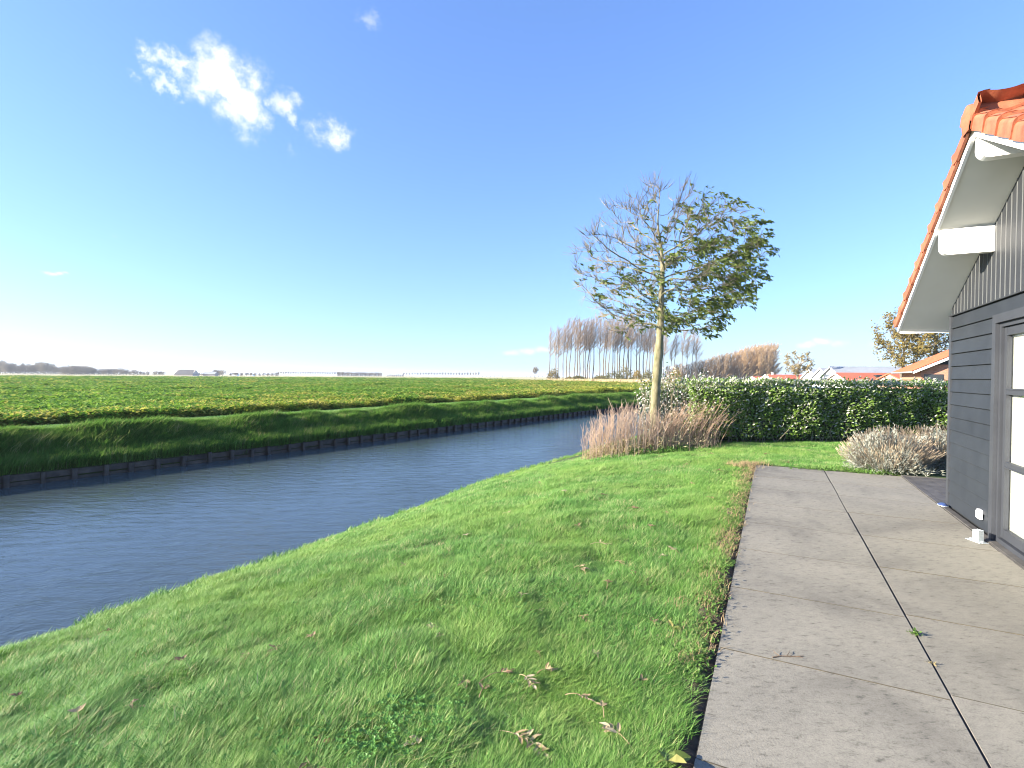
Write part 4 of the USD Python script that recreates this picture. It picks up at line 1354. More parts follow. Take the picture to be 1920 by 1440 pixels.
# ------------------------------------------------------------------ fallen leaves
DEADTAN = leafy('dead_leaf_tan', [(0, (.28, .20, .10)), (.6, (.40, .31, .18)), (1, (.48, .40, .26))], trans=.2, r=.6)
DEADBROWN = leafy('dead_leaf_brown', [(0, (.16, .095, .05)), (.6, (.25, .16, .09)), (1, (.34, .25, .15))], trans=.15, r=.65)
DEADGREEN = leafy('dead_leaf_green', [(0, (.10, .15, .03)), (.6, (.17, .22, .05)), (1, (.30, .27, .09))], trans=.3, r=.5)


def leaflet(L, W, r, cup=.25):
    "one leaf blade, 5 x 3 grid, curled"
    t = np.linspace(0, 1, 6)
    w = np.sin(PI * t ** .8) ** .8 * W / 2
    z = cup * L * (t - t ** 2) + r.normal(0, .02) * L
    V = []
    for k in range(6):
        for sgn in (-1, 0, 1):
            V.append((t[k] * L, sgn * w[k], z[k] + abs(sgn) * w[k] * r.uniform(.1, .7)))
    F = []
    for k in range(5):
        for j in range(2):
            a = k * 3 + j
            F += [[a, a + 3, a + 4], [a, a + 4, a + 1]]
    return np.array(V), np.array(F)


def turn(v, yaw, pit, org):
    c, s = math.cos(pit), math.sin(pit)
    v = np.stack([c * v[:, 0] - s * v[:, 2], v[:, 1], s * v[:, 0] + c * v[:, 2]], 1)
    c, s = math.cos(yaw), math.sin(yaw)
    return np.stack([c * v[:, 0] - s * v[:, 1], s * v[:, 0] + c * v[:, 1], v[:, 2]], 1) + org


def fallen(x, y, label, Ls, pairs, rz, m_, seed, stalk=.1, lw=.3, group=None, cat='fallen leaf', parts=True):
    r = np.random.default_rng(seed)
    Ls, stalk = Ls * .82, stalk * .8
    p = at(x, y, -.1)
    for _ in range(4):
        p = at(x, y, float(lawn_z(p[None, :2])[0]) + .045)
    t = thing('fallen_leaf', label, cat, (p[0], p[1], p[2] - (.030 if parts else .036)), rz, group)
    R_ = stalk + pairs * Ls * .34
    n = 8
    sx = np.linspace(-stalk, R_ - stalk, n)
    b = r.normal(0, .25)
    path = np.stack([sx, b * (sx + stalk) ** 2 * 3, .012 + .02 * np.sin(np.linspace(0, 3, n))], 1)
    all_ = MB()
    sm_ = MB().tube(path, np.linspace(.0026, .0012, n), 5)
    if parts:
        obj('stalk', sm_.mesh(), DEADTAN if m_ is not DEADGREEN else DEADGREEN, t)
    else:
        all_.add(*sm_.mesh())
    for k in range(pairs):
        q = np.array([np.interp((k + .5) / pairs * (R_ - stalk), sx, path[:, i]) for i in range(3)])
        for sg in (-1, 1):
            if r.random() < .14:
                continue
            v, f = leaflet(Ls * r.uniform(.7, 1.05), Ls * lw * r.uniform(.7, 1.1), r, r.uniform(-.1, .4))
            v = turn(v, sg * r.uniform(.55, 1.15), r.uniform(-.15, .4), q)
            if parts:
                obj('leaflet', (v, f), m_, t)
            else:
                all_.add(v, f)
    v, f = leaflet(Ls, Ls * lw, r, .2)
    v = turn(v, r.normal(0, .2), .1, path[-1])
    if parts:
        obj('leaflet', (v, f), m_, t)
    else:
        obj('blade', all_.add(v, f).mesh(), m_, t)


fallen(612, 1304, 'withered pale leaf with long arching stalk and broad leaflets, front left of lawn', .055, 2, .1, DEADTAN, 1, .13, .55)
fallen(960, 1375, 'large dry tan compound leaf lying open at the front centre of the lawn', .085, 4, -.5, DEADTAN, 2, .12)
fallen(992, 1392, 'dry tan leaf sprig crossing the large compound leaf at the front of the lawn', .07, 3, -1.2, DEADTAN, 3, .12)
fallen(1162, 1378, 'dry pale leaf with broad crumpled leaflets, front right of lawn near the terrace', .075, 3, 2.2, DEADTAN, 4, .10, .42)
fallen(1245, 1425, 'large green leaf with browning edges lying at the terrace edge in the front corner', .115, 1, .3, DEADGREEN, 5, .06, .7)
fallen(575, 1428, 'dark brown and pale compound leaf at the bottom edge of the photo', .085, 3, -1.0, DEADBROWN, 6, .10, .36)
fallen(590, 1400, 'yellow and brown broad leaf just above the bottom edge, beside the clover', .10, 1, .9, DEADBROWN, 7, .04, .5)
fallen(800, 1178, 'grey green folded leaf standing up in the middle of the lawn', .075, 2, 1.1, DEADTAN, 8, .08, .4)
fallen(825, 1188, 'small row of dry leaflets right of the grey green folded leaf', .05, 3, -1.3, DEADTAN, 9, .06, .3)
fallen(935, 1258, 'brown twisted leaf stalk with curled leaflets in the centre front of the lawn', .06, 3, .6, DEADBROWN, 10, .14, .35)
fallen(985, 1268, 'pale compound leaf with short leaflets right of the brown twisted one', .06, 4, -1.0, DEADTAN, 11, .07, .35)
fallen(1020, 1255, 'grey curled leaflets lying just above the pale compound leaf', .06, 2, .2, DEADTAN, 12, .05, .4)
fallen(1080, 1302, 'dry leaf with spread leaflets on a bent stalk, left of the soil strip', .06, 3, -.5, DEADTAN, 13, .07, .3)
fallen(1258, 1178, 'yellow green lobed leaf lying on the lawn near the terrace edge', .08, 2, .5, DEADGREEN, 14, .03, .65)
fallen(1268, 1032, 'pale fan of dry leaflets on the lawn near the terrace edge', .085, 3, 1.9, DEADTAN, 15, .06, .3)
fallen(1122, 1017, 'dry leaf with a straight pale stalk far up the middle of the lawn', .08, 3, .0, DEADTAN, 16, .10, .3)
fallen(978, 1116, 'small tan upright leaf in the middle of the lawn', .07, 2, 1.3, DEADTAN, 17, .05, .4)
fallen(1008, 1140, 'thin bent leaf stalk in a hollow in the middle of the lawn', .05, 1, .5, DEADTAN, 18, .20, .3)
fallen(1140, 1090, 'brown leaf with a long upright stalk in the upper right of the lawn', .07, 1, 1.3, DEADBROWN, 19, .12, .4)
fallen(1226, 1165, 'dark brown pointed leaf standing beside the yellow green lobed leaf', .07, 1, 1.4, DEADBROWN, 20, .06, .45)
small = [(145, 1335), (30, 1302), (240, 1320), (460, 1222), (588, 1192), (345, 1235), (200, 1180), (520, 1210), (1092, 1153), (1050, 1188), (760, 1055), (840, 1075), (880, 1000), (935, 1020), (990, 1018), (1085, 985), (1125, 925), (1180, 950), (1085, 1060), (1095, 1068),
         (1220, 985), (1255, 960), (1300, 905), (1345, 880), (1230, 880), (1190, 1070), (1160, 1050), (790, 1380), (870, 1270), (905, 1290), (700, 1250), (1120, 1225), (1010, 1220), (560, 1375), (1200, 1270), (1130, 1320), (1330, 850), (1370, 862), (1440, 850), (1475, 866), (1410, 872), (1290, 870), (1010, 905), (1060, 920), (950, 960), (1330, 930), (1240, 1040)]
for i, (x, y) in enumerate(small):
    rr = np.random.default_rng(300 + i)
    fallen(x, y, 'small curled brown leaf caught in the lawn grass', rr.uniform(.045, .075) * (1.3 if y < 1000 else 1), int(rr.integers(1, 3)), rr.random() * 6.28, DEADTAN if rr.random() < .45 else DEADBROWN, 400 + i, rr.uniform(.03, .08), .42, group='small curled leaves scattered over the lawn', parts=False)


# ------------------------------------------------------------------ background trees
def bare_poplar(seed, H, lean=.10, clear=.42, nb=46, wide=.13, crownfill=1.0):
    "a tall bare tree: trunk mesh, crown mesh of upswept twigs blown to the right"
    r = np.random.default_rng(seed)
    z = np.linspace(0, H, 12)
    bx = lean * H * (z / H) ** 2 + .12 * np.sin(z * .5 + seed)
    by = .12 * np.cos(z * .4 + seed * 2)
    tr = np.stack([bx, by, z], 1)
    R0 = H * .0092
    tk = MB().tube(tr, R0 * (1 - .88 * z / H) + .012, 7)
    P0, P1, Ra, Rb = [], [], [], []
    for i in range(nb):
        h = H * (clear + (1 - clear) * (i + r.random()) / nb) * .985
        p = np.array([np.interp(h, z, tr[:, k]) for k in range(3)])
        a = r.random() * 2 * PI
        L = H * wide * (1.35 - .8 * (h / H - clear) / (1 - clear)) * r.uniform(.7, 1.2)
        d = np.array([math.cos(a) * .75, math.sin(a) * .75, .85])
        rad0 = max(.02, R0 * .28 * (1.25 - h / H))
        prev = p
        for k in range(4):
            d = unit(d + np.array([.16, 0, .16]) + r.normal(0, .10, 3))
            q = prev + d * L / 4 * 1.5
            P0.append(prev); P1.append(q); Ra.append(rad0 * (1 - .2 * k)); Rb.append(rad0 * (.8 - .2 * k))
            for _ in range(int(7 * crownfill)):
                w = prev + (q - prev) * r.random()
                dd = unit(d + r.normal(0, .42, 3) + [.22, 0, .12])
                ll = L * r.uniform(.18, .42)
                m = w + dd * ll * .5
                P0 += [w, m]; P1 += [m, m + unit(dd + [.25, 0, .12]) * ll * .5]; Ra += [.020, .015]; Rb += [.015, .009]
            prev = q
    return tk.mesh(), segs(np.array(P0), np.array(P1), np.array(Ra), np.array(Rb), 3)


def kind(name, parts):
    c = stage.CreateClassPrim('/' + name)
    for pn, mesh, m in parts:
        usdkit.mesh(stage, f'/{name}/{pn}', mesh, m)
    return c.GetPath()


ORD = ('first second third fourth fifth sixth seventh eighth ninth tenth eleventh twelfth thirteenth fourteenth fifteenth sixteenth seventeenth eighteenth nineteenth twentieth '
       'twenty-first twenty-second twenty-third twenty-fourth twenty-fifth twenty-sixth twenty-seventh twenty-eighth twenty-ninth thirtieth thirty-first thirty-second thirty-third thirty-fourth').split()
PK = []
for i in range(6):
    tk, tw = bare_poplar(500 + i, 22, lean=[.03, .05, .02, .06, .04, .07][i], clear=[.48, .5, .44, .52, .46, .5][i])
    PK.append(kind(f'poplar_kind_{"abcdef"[i]}', [('trunk', tk, FARBARK), ('crown', tw, FARTWIG)]))
r = np.random.default_rng(91)
px1 = [1030, 1041, 1046, 1055, 1062, 1067.6, 1077, 1082, 1086.5, 1093, 1097, 1101.5, 1105, 1112, 1124, 1131, 1135.5, 1141, 1148, 1152, 1157, 1161, 1169, 1174.5, 1177, 1182, 1193, 1198, 1206, 1211, 1217, 1223, 1235, 1243]


def topy(x):
    return np.interp(x, [1025, 1035, 1050, 1062, 1085, 1110, 1122, 1126, 1145, 1170, 1200, 1225, 1245], [614, 610, 615, 603, 600, 596, 594, 606, 598, 596, 602, 612, 622])


for i, x in enumerate(px1):
    Y = 190 + r.uniform(-9, 12)
    p = dep(x, 700, Y)
    H = 1.6 + (dep(x, topy(x) + r.uniform(-3, 9), Y)[2] - 1.6)
    copy_of(PK[i % 6], 'poplar', ORD[i] + ' tall bare poplar from the left end of the row beyond the field', 'tree', (p[0], p[1], -.1), r.normal(0, .25), 'row of tall bare poplars beyond the field', (H / 22 * r.uniform(.9, 1.15),) * 2 + (H / 22,))
for i, (x, y) in enumerate([(1263, 640), (1270, 628), (1284, 622), (1292, 632), (1303, 624), (1310, 634)]):
    Y = 185 + r.uniform(-5, 5)
    p = dep(x - 6, 700, Y)
    H = dep(x, y, Y)[2]
    copy_of(PK[[5, 3, 1, 5, 3, 4][i]], 'poplar', ORD[i] + ' from left of the slender leaning poplars just right of the near tree trunk', 'tree', (p[0], p[1], -.1), r.normal(0, .1), 'small group of leaning poplars right of the tree', (H / 22,) * 3)
BK = []
for i in range(4):
    tk, tw = bare_poplar(600 + i, 12, lean=.12, clear=.06, nb=52, wide=.15, crownfill=1.6)
    BK.append(kind(f'brown_tree_kind_{"abcd"[i]}', [('trunk', tk, FARBARK), ('crown', tw, BROWNTWIG)]))
for i, x in enumerate(np.arange(1246, 1449, 3.0)):
    Y = 205 + r.uniform(-8, 8)
    yt = np.interp(x, [1240, 1290, 1340, 1400, 1430, 1450], [690, 681, 668, 653, 649, 650]) + r.uniform(-2, 5)
    p = dep(x, 700, Y)
    H = dep(x, yt, Y)[2]
    copy_of(BK[i % 4], 'windswept_tree', 'bare brown tree bent by the wind in the wedge shaped belt behind the hedge', 'tree', (p[0], p[1], -.1), r.normal(0, .15), 'belt of windswept brown trees behind the hedge', (H / 12 * r.uniform(1.0, 1.3),) * 2 + (H / 12,))


def bush_mesh(seed, n, L, W, shape=(1, 1, 1), ragged=.3):
    r = np.random.default_rng(seed)
    d = unit(r.normal(size=(n, 3))); d[:, 2] = np.abs(d[:, 2])
    k = 1 + ragged * 2 * (meshkit.fbm(d * 2.3 + seed, 3, seed) - .5)
    P = d * (k * r.uniform(.6, 1.0, n))[:, None] * np.array(shape)
    return leaves(P, d + r.normal(0, .6, (n, 3)), r.normal(0, 1, (n, 3)), r.uniform(.7, 1.3, n) * L, W)


OLIVE = leafy('olive_scrub', [(0, (.10, .11, .04)), (.5, (.17, .16, .06)), (1, (.27, .22, .10))], trans=.2, r=.8)
GOLD = leafy('golden_leaves', [(0, (.22, .16, .04)), (.5, (.32, .24, .06)), (1, (.42, .30, .09))], trans=.3, r=.7)
for i, (x, w, h, m_, lab) in enumerate([(1037, 12, 24, OLIVE, 'olive yellow bush at the left end of the poplar row'), (1085, 16, 12, OLIVE, 'low olive bush under the poplars, second from the left'), (1068, 10, 8, OLIVE, 'small scrub bush between the first poplars'),
                                        (1150, 22, 20, OLIVE, 'broad olive bush under the middle poplars'), (1172, 18, 30, OLIVE, 'tall olive bush under the poplars left of the near tree trunk'), (1195, 10, 22, GOLD, 'golden yellow bush under the poplars'),
                                        (1215, 14, 22, OLIVE, 'olive bush under the last poplars by the tree trunk'), (1125, 14, 12, OLIVE, 'low brown scrub bush under the gap in the poplar row'), (1268, 16, 26, GOLD, 'golden bush rising above the silvery bush right of the near trunk')]):
    Y = 176 + (i % 3) * 4
    p = dep(x, 700, Y)
    sx, sz = w / 960 * Y, h / 960 * Y
    t = thing('scrub_bush', lab, 'bush', (p[0], p[1], -.1))
    obj('foliage', bush_mesh(700 + i, 900, .55, .22, (sx, sx * .7, sz)), m_, t)
# dry reeds in front of the poplars
r = np.random.default_rng(97)
n = 5200
xs = r.uniform(1025, 1216, n)
Yd = r.uniform(112, 172, n)
Q = np.stack([dep(x, 700, Y) for x, Y in zip(xs, Yd)]); Q[:, 2] = -.05
Q = Q[(Q[:, 1] > np.interp(Q[:, 0] / Q[:, 1], [.07, .15, .27], [158, 142, 112]))]
n = len(Q)
H = r.uniform(.5, 1.3, n)
obj('dry_reeds', blades(Q, H, .30, H * r.uniform(.2, .7, n), r.normal(.3, .7, n)), STRAW, label='pale straw coloured strip of dry reeds in front of the poplar row', cat='reeds', kind='stuff')

# far tree lines
def far_tree(seed, H, wide, n, clear=.25, fat=.10):
    r = np.random.default_rng(seed)
    tk = MB().tube([(0, 0, 0), (.1, 0, H * .5), (.25, 0, H * .9)], [H * .016, H * .012, H * .004], 5)
    d = unit(r.normal(size=(n, 3)))
    P = d * (r.random((n, 1)) ** .45) * np.array([wide, wide, H * (1 - clear) / 2]) + [wide * .12, 0, H * (1 + clear) / 2]
    D = unit(np.stack([P[:, 0] * .5 + .3 * wide, P[:, 1] * .5, np.full(n, wide * 1.4)], 1) + r.normal(0, .4 * wide, (n, 3)))
    L = H * r.uniform(.06, .14, n)
    return tk.mesh(), segs(P, P + D * L[:, None], fat, fat * .5, 3)


FK = []
for i in range(4):
    tk, tw = far_tree(800 + i, 10, [2.0, 2.6, 1.7, 2.3][i], 360, .06)
    FK.append(kind(f'far_tree_kind_{"abcd"[i]}', [('trunk', tk, FARWOOD), ('crown', tw, FARWOOD)]))
AK = []
for i in range(3):
    tk, tw = far_tree(820 + i, 10, 1.5, 150, .42, .13)
    AK.append(kind(f'avenue_tree_kind_{"abc"[i]}', [('trunk', tk, FARWOOD), ('crown', tw, FARWOOD)]))
r = np.random.default_rng(99)


def far_row(kinds, name, label, group, xs, Y, top, jit=1.0, fat=1.0):
    for i, x in enumerate(xs):
        YY = Y + r.uniform(-8, 8)
        p = dep(x, 700, YY)
        y = top(x) if callable(top) else top
        H = dep(x, y + r.uniform(-jit, jit), YY)[2]
        H = max(H, 1.8)
        copy_of(kinds[i % len(kinds)], name, label, 'tree', (p[0], p[1], -.1), r.normal(0, .3), group, (H / 10 * fat * r.uniform(.85, 1.2),) * 2 + (H / 10,))


far_row(AK, 'avenue_tree', 'thin bare tree in the long far avenue on the horizon left of the poplars', 'far avenue of thin trees on the horizon', np.arange(757, 899, 5.2), 620, 698.3, .6, 1.1)
far_row(AK, 'avenue_tree', 'thin bare tree in the grey far row on the horizon right of the barn', 'grey far row of trees right of the barn', np.arange(522, 642, 4.6), 620, lambda x: 696.4 + (x - 520) * .008, .5, 1.2)
far_row(FK, 'far_tree', 'dense tree in the dark block at the right end of the far tree row', 'dark block of trees at the end of the far row', np.arange(634, 718, 4.2), 560, lambda x: 696.8 + (x - 634) * .01, .7, 1.5)
far_row(FK, 'far_tree', 'small dark tree in the short row left of the far avenue', 'short row of trees left of the far avenue', np.arange(727, 758, 4), 600, 701.5, .6, 1.4)
far_row(FK, 'far_tree', 'dark bare tree of the wood at the left edge of the horizon', 'dark wood at the left end of the horizon', np.arange(-14, 110, 3.1), 440, lambda x: np.interp(x, [-20, 0, 20, 60, 80, 110], [676, 678, 682, 683, 680, 686]), 3.4, 1.0)
far_row(FK, 'far_tree', 'small bare tree or bush in the ragged line between the left wood and the barn', 'ragged line of trees left of the barn', list(np.arange(113, 180, 3.4)) + [184, 189, 194, 199, 204, 209, 214, 219, 225, 231, 237, 243, 250, 257, 263, 269, 276], 470, lambda x: np.interp(x, [113, 130, 170, 180, 220, 236, 270], [690, 687, 688, 693, 690, 693, 697]), 2.4, 2.3)
far_row(FK, 'far_tree', 'low tree beside and right of the dark barn on the horizon', 'low trees around the barn', [289, 294, 299, 304, 372, 378, 402, 407, 412, 417, 432, 442, 452, 462, 470, 478, 486, 494, 502, 510, 518], 520, lambda x: 695 if 286 < x < 310 else (693.5 if 398 < x < 420 else 698.5), .9, 2.4)
far_row(AK, 'avenue_tree', 'tiny far tree on the horizon between the avenue and the poplars', 'tiny trees on the horizon left of the poplars', np.arange(905, 1022, 7.5), 700, 703.8, .4, 1.6)
far_row(AK, 'avenue_tree', 'thin bare tree standing alone left of the poplar row', None, [1003], 300, 688, .1, 1.6)

# barn and far farm buildings
DARKROOF = rough('dark_thatch', (.05, .05, .055), (.08, .08, .085), .3, .9)
FARWALL = rough('far_wall', (.22, .20, .18), (.32, .29, .26), .2, .9)
FARWHITE = rough('far_white_wall', (.65, .65, .62), (.75, .74, .72), .2, .8)
GREYROOF = rough('grey_roof', (.22, .24, .26), (.30, .32, .34), .4, .7)
REDROOF = rough('red_roof', (.42, .10, .05), (.50, .14, .075), .5, .7)
WINDOWDARK = mat('dark_window', {'p': ('principled_bsdf', {'base_color': (.03, .035, .04), 'roughness': .08})}, [])


def gable_house(name, label, loc, rz, L, Wd, eave, ridge, wall_m, roof_m, trim_m=None, hip=0.0, windows=(), chimney=False, over=.25):
    "a ridge along local x; gable ends at x = 0 and x = L; depth Wd along y, centred"
    t = thing(name, label, 'house' if 'barn' not in name else 'barn', loc, rz)
    h = Wd / 2
    obj('wall', MB().tm(prism([(-h, 0), (h, 0), (h, eave), (0, ridge - .05), (-h, eave)], 0, 0, L)).mesh(), wall_m, t)
    sl = (ridge - eave) / h
    th = .14
    for sg in (-1, 1):
        a = [(0, ridge), (sg * (h + over), eave - over * sl), (sg * (h + over), eave - over * sl + th), (0, ridge + th)]
        if sg > 0:
            a = a[::-1]
        if hip:
            x0, x1 = -over, L + over
            P = np.array([[x0, sg * (h + over), eave - over * sl], [x1, sg * (h + over), eave - over * sl], [x1 - hip, 0, ridge], [x0 + hip, 0, ridge]])
            P = np.vstack([P, P + [0, 0, th]])
            obj('roof', MB().add(P, np.array([[0, 1, 2, 3], [7, 6, 5, 4], [0, 4, 5, 1], [1, 5, 6, 2], [2, 6, 7, 3], [3, 7, 4, 0]])).mesh(), roof_m, t)
        else:
            rf = obj('roof', prism(a, 0, -over, L + over), roof_m, t)
            if trim_m is not None:
                for xx in (-over - .06, L + over):
                    b = [(0, ridge - .14), (sg * (h + over), eave - over * sl - .14), (sg * (h + over), eave - over * sl + th + .02), (0, ridge + th + .02)]
                    if sg > 0:
                        b = b[::-1]
                    obj('bargeboard', prism(b, 0, xx, xx + .06), trim_m, t)
    if hip:
        for x0, xr in ((-over, hip - over), (L + over, L + over - hip)):
            P = np.array([[x0, -(h + over), eave - over * sl], [x0, h + over, eave - over * sl], [xr, 0, ridge + th]])
            P = np.vstack([P, P + [0, 0, .02]])
            obj('roof', MB().add(P, np.array([[0, 1, 2], [5, 4, 3]])).mesh(), roof_m, t)
    for (ax, pos, z, w, hh) in windows:
        if ax == 'front':
            wn = obj('window', MB().box((pos, -h - .03, z), (pos + w, -h + .02, z + hh)).mesh(), WINDOWDARK, t)
        else:
            obj('window', MB().box((-.03, pos, z), (.02, pos + w, z + hh)).mesh(), WINDOWDARK, t)
    if chimney:
        obj('chimney', MB().box((L * .12, -.25, ridge - .3), (L * .12 + .5, .25, ridge + .75)).mesh(), trim_m or wall_m, t)
    return t


def place(x, Y):
    p = dep(x, 700, Y)
    return (p[0], p[1], -.1)


gable_house('barn', 'large dark roofed barn with grey walls on the horizon across the field', place(333, 470), -.05, 17.5, 9, 1.6, 5.6, FARWALL, DARKROOF, FARWHITE, hip=2.6)
gable_house('farmhouse', 'low pale farm building on the horizon right of the dark barn', place(384, 520), 0, 12, 7, 1.9, 4.0, FARWALL, GREYROOF)
gable_house('farmhouse', 'tiny white house on the horizon right of the barn', place(436, 560), 0, 6, 5, 2.0, 3.0, FARWHITE, DARKROOF)
gable_house('farmhouse', 'second tiny white house farther right on the horizon', place(462, 560), 0, 8, 5, 2.0, 2.6, FARWHITE, GREYROOF)

# holiday houses behind the hedge
gable_house('bungalow', 'white house with grey roof, largest and rightmost of three grey roofed houses behind the hedge', place(1559, 100), -.10, 14, 8, 2.0, 4.05, FARWHITE, GREYROOF, WHITE, over=.35, windows=[('end', -1, .6, 1.2, 1.2)])
gable_house('bungalow', 'middle of three white houses with grey roofs behind the hedge', place(1540, 112), -.10, 12, 8, 2.0, 4.0, FARWHITE, GREYROOF, WHITE, over=.35)
gable_house('bungalow', 'leftmost of three white houses with grey roofs behind the hedge', place(1519, 124), -.10, 12, 8, 2.0, 3.9, FARWHITE, GREYROOF, WHITE, over=.35)
h_ = gable_house('bungalow', 'low red roofed house in front of the largest grey roofed house', place(1568, 82), -.05, 9.3, 6, 1.4, 2.6, FARWHITE, REDROOF, WHITE, over=.3)
obj('roof_window', MB().box((5.0, -1.9, 1.98), (6.6, -1.2, 2.40)).mesh(), WINDOWDARK, h_)
gable_house('bungalow', 'long red roofed house farthest left behind the hedge', place(1437, 150), -.04, 12, 7, 1.6, 2.75, FARWHITE, REDROOF, WHITE, over=.3, chimney=True)
gable_house('bungalow', 'low red roofed house seen just above the hedge at the left of the red roofs', place(1412, 165), -.04, 5, 6, 1.4, 2.2, FARWHITE, REDROOF, WHITE, over=.3)

# neighbour: brick house with orange tiles, gable towards the camera
nb = dep(1712, 693, 40)
nu = unit(np.array([math.sin(TH), math.cos(TH)]))
nbh = thing('brick_house', "brick bungalow with bright orange tiled roof beyond the hedge by the grey house's corner", 'house', (nb[0], nb[1], 0), math.atan2(nu[1], nu[0]) - PI / 2)
# local y runs away from the camera, x to the right; eave at x = 0
BR = mat('red_brick', {'t': ('texture_coordinate', {}), 'm': ('mapping', {'rotation': (PI / 2, 0, 0)}), 'b': ('brick_texture', {'color1': (.30, .11, .06), 'color2': (.40, .17, .10), 'mortar': (.42, .38, .33), 'scale': 4.5, 'mortar_size': .012}), 'p': ('principled_bsdf', {'roughness': .85})},
         [('t.object', 'm.vector'), ('m.vector', 'b.vector'), ('b.color', 'p.base_color')])
ev = float(nb[2]) - .15
nw, nsl, ndp = 8.0, .5, 7.2
obj('wall', MB().tm(prism([(.0, .6), (.0, nw - .6), (ev, nw - .6), (ev + .3 * nsl + (nw / 2 - .6) * nsl, nw / 2), (ev, .6)], 1, .55, ndp)).mesh(), BR, nbh)
obj('gable_panel', MB().tm(prism([(ev + .55, 1.3), (ev + .55, nw - 1.3), (ev + nw / 2 * nsl - .1, nw / 2)], 1, .50, .545)).mesh(), SIDING, nbh)
obj('window', MB().box((.8, .52, ev - 1.5), (2.0, .56, ev - .2)).mesh(), WINDOWDARK, nbh)
for sg in (0, 1):
    rows_, cols = 15, 18
    for half in (0,):
        dnv = np.array([-math.cos(math.atan(nsl)), 0, -math.sin(math.atan(nsl))]) if sg == 0 else np.array([math.cos(math.atan(nsl)), 0, -math.sin(math.atan(nsl))])
        nrv = np.array([-math.sin(math.atan(nsl)), 0, math.cos(math.atan(nsl))]) if sg == 0 else np.array([math.sin(math.atan(nsl)), 0, math.cos(math.atan(nsl))])
        org = np.array([nw / 2, 0, ev + nw / 2 * nsl])
        Ls_ = nw / 2 / math.cos(math.atan(nsl))
        a = [(ev, 0), (ev + nw / 2 * nsl, nw / 2), (ev + nw / 2 * nsl - .12, nw / 2), (ev - .12, 0)]
        b = [(ev, nw), (ev - .12, nw), (ev + nw / 2 * nsl - .12, nw / 2), (ev + nw / 2 * nsl, nw / 2)]
        obj('roof_deck', prism((a if sg == 0 else b)[::1], 1, .02, ndp + .3), WHITE, nbh)
        obj('bargeboard', prism([(q[0] - (.06 if k in ((2, 3) if sg == 0 else (1, 2)) else -.02), q[1]) for k, q in enumerate(a if sg == 0 else b)], 1, -.02, .018), WHITE, nbh)
        # corrugated tile sheet: one course per strip
        ny = cols * 6 + 1
        yv = np.linspace(-.03, ndp + .33, ny)
        for row in range(rows_):
            d0, d1 = Ls_ * row / rows_, Ls_ * (row + 1) / rows_ + .04
            wave = .035 * np.cos(yv / .4 * 2 * PI)
            A_ = org + d0 * dnv + (wave[:, None] + .03) * nrv; A_[:, 1] = yv
            B_ = org + d1 * dnv + (wave[:, None] + .065) * nrv; B_[:, 1] = yv
            C_ = org + d1 * dnv + (wave[:, None] + .015) * nrv; C_[:, 1] = yv
            V = np.vstack([A_, B_, C_])
            k = np.arange(ny - 1)
            Q = np.vstack([np.stack([k, k + 1, ny + k + 1, ny + k], 1), np.stack([ny + k, ny + k + 1, 2 * ny + k + 1, 2 * ny + k], 1)])
            obj('tile_course', (V, np.vstack([Q[:, [0, 1, 2]], Q[:, [0, 2, 3]]])), NTILE, nbh, smooth=50)
obj('gutter', MB().tube([(-.10, -.05, ev - .05), (-.10, ndp + .3, ev - .05)], .06, 8).mesh(), GALV, nbh)
gb = gable_house('bungalow', 'grey guttered low annex behind the brick house, mostly hidden by the hedge', place(1668, 58), -.02, 5.2, 4, 1.6, 2.3, BR, REDROOF, None, over=.2)


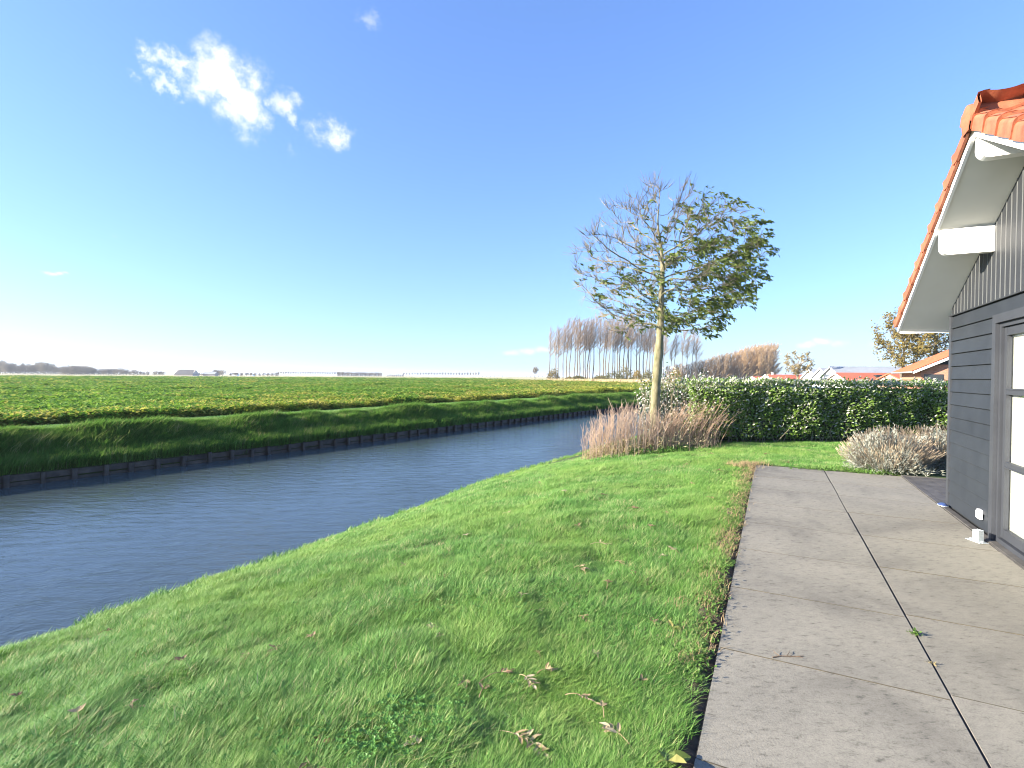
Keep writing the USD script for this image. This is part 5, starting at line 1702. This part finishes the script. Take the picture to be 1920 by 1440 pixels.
# leafy background trees right
def crown_tree(name, label, x, yb, ytop, Y, rx_px, mat_l, seed, natt=520, leafn=3400, ell=1.0, czf=.58, lsize=.22, holes=.42):
    r = np.random.default_rng(seed)
    b = dep(x, yb, Y)
    top = dep(x, ytop, Y)[2]
    rx = rx_px / 960 * Y
    t = thing(name, label, 'tree', (b[0], b[1], -.1))
    clear = top * .30
    cz, rz_ = (top + clear) / 2, (top - clear) / 2
    A = unit(r.normal(size=(natt, 3))) * (r.random((natt, 1)) ** .4) * [rx, rx, rz_] + [0, 0, cz]
    tn = [np.array([.1 * math.sin(k), 0, k * top * .05]) for k in range(int(clear / (top * .05)) + 4)]
    N, pa = grow(A, tn, list(range(-1, len(tn) - 1)), top * .035, top * .5, top * .06, (0, 0, .05), 60, seed)
    R, _ = pipe(pa, .022, 2.2)
    kd = np.arange(1, len(N))
    obj('trunk', MB().tube(np.array(tn), np.linspace(R[0] * 1.1, R[len(tn) - 1], len(tn)), 8).mesh(), FARBARK, t)
    kd = kd[kd >= len(tn)]
    obj('limbs', segs(N[pa[kd]], N[kd], np.minimum(R[pa[kd]], R[kd] * 1.4), R[kd], 4), FARBARK, t, kind='stuff')
    c = N[len(tn):][r.integers(0, len(N) - len(tn), leafn)] + r.normal(0, top * .022, (leafn, 3))
    c = c[(meshkit.fbm(c * (6 / top) + seed, 3, seed) > holes)]
    n = len(c)
    obj('crown', leaves(c, r.normal(0, .7, (n, 3)) + [.5, 0, 0], r.normal(0, .7, (n, 3)) + [0, 0, .6], r.uniform(.7, 1.3, n) * lsize, lsize * .55), mat_l, t, kind='stuff')


crown_tree('autumn_tree', 'golden brown autumn tree standing behind the orange roofed brick house, its left one', 1692, 700, 566, 52, 52, leafy('autumn_leaves', [(0, (.15, .12, .03)), (.5, (.25, .19, .05)), (1, (.36, .26, .08))], trans=.3, r=.7), 31, 600, 5200, lsize=.26)
crown_tree('autumn_tree', 'golden brown autumn tree behind the brick house, partly hidden by the grey house', 1752, 700, 545, 54, 58, leafy('autumn_leaves_darker', [(0, (.13, .12, .03)), (.5, (.22, .18, .05)), (1, (.32, .24, .08))], trans=.3, r=.7), 32, 600, 5200, lsize=.26)
crown_tree('umbrella_tree', 'small spreading tree standing alone above the red roofs behind the hedge', 1496, 702, 655, 100, 29, leafy('thin_leaves', [(0, (.12, .11, .05)), (.5, (.20, .17, .08)), (1, (.28, .22, .10))], trans=.2, r=.8), 33, 240, 1500, lsize=.40, holes=.46)

# ------------------------------------------------------------------ the air
HAZE = 0.0002
hz = MB().box((-9000, -9000, -3.8), (9000, 9500, 32.0))
obj('haze', hz.mesh(), mat('thin_haze', {'v': ('principled_volume', {'color': (.86, .92, 1.0), 'density': HAZE, 'anisotropy': .25})}, [], surface=None, volume='v.volume'), kind='stuff', label='thin pale haze in the air over the fields', cat='haze')
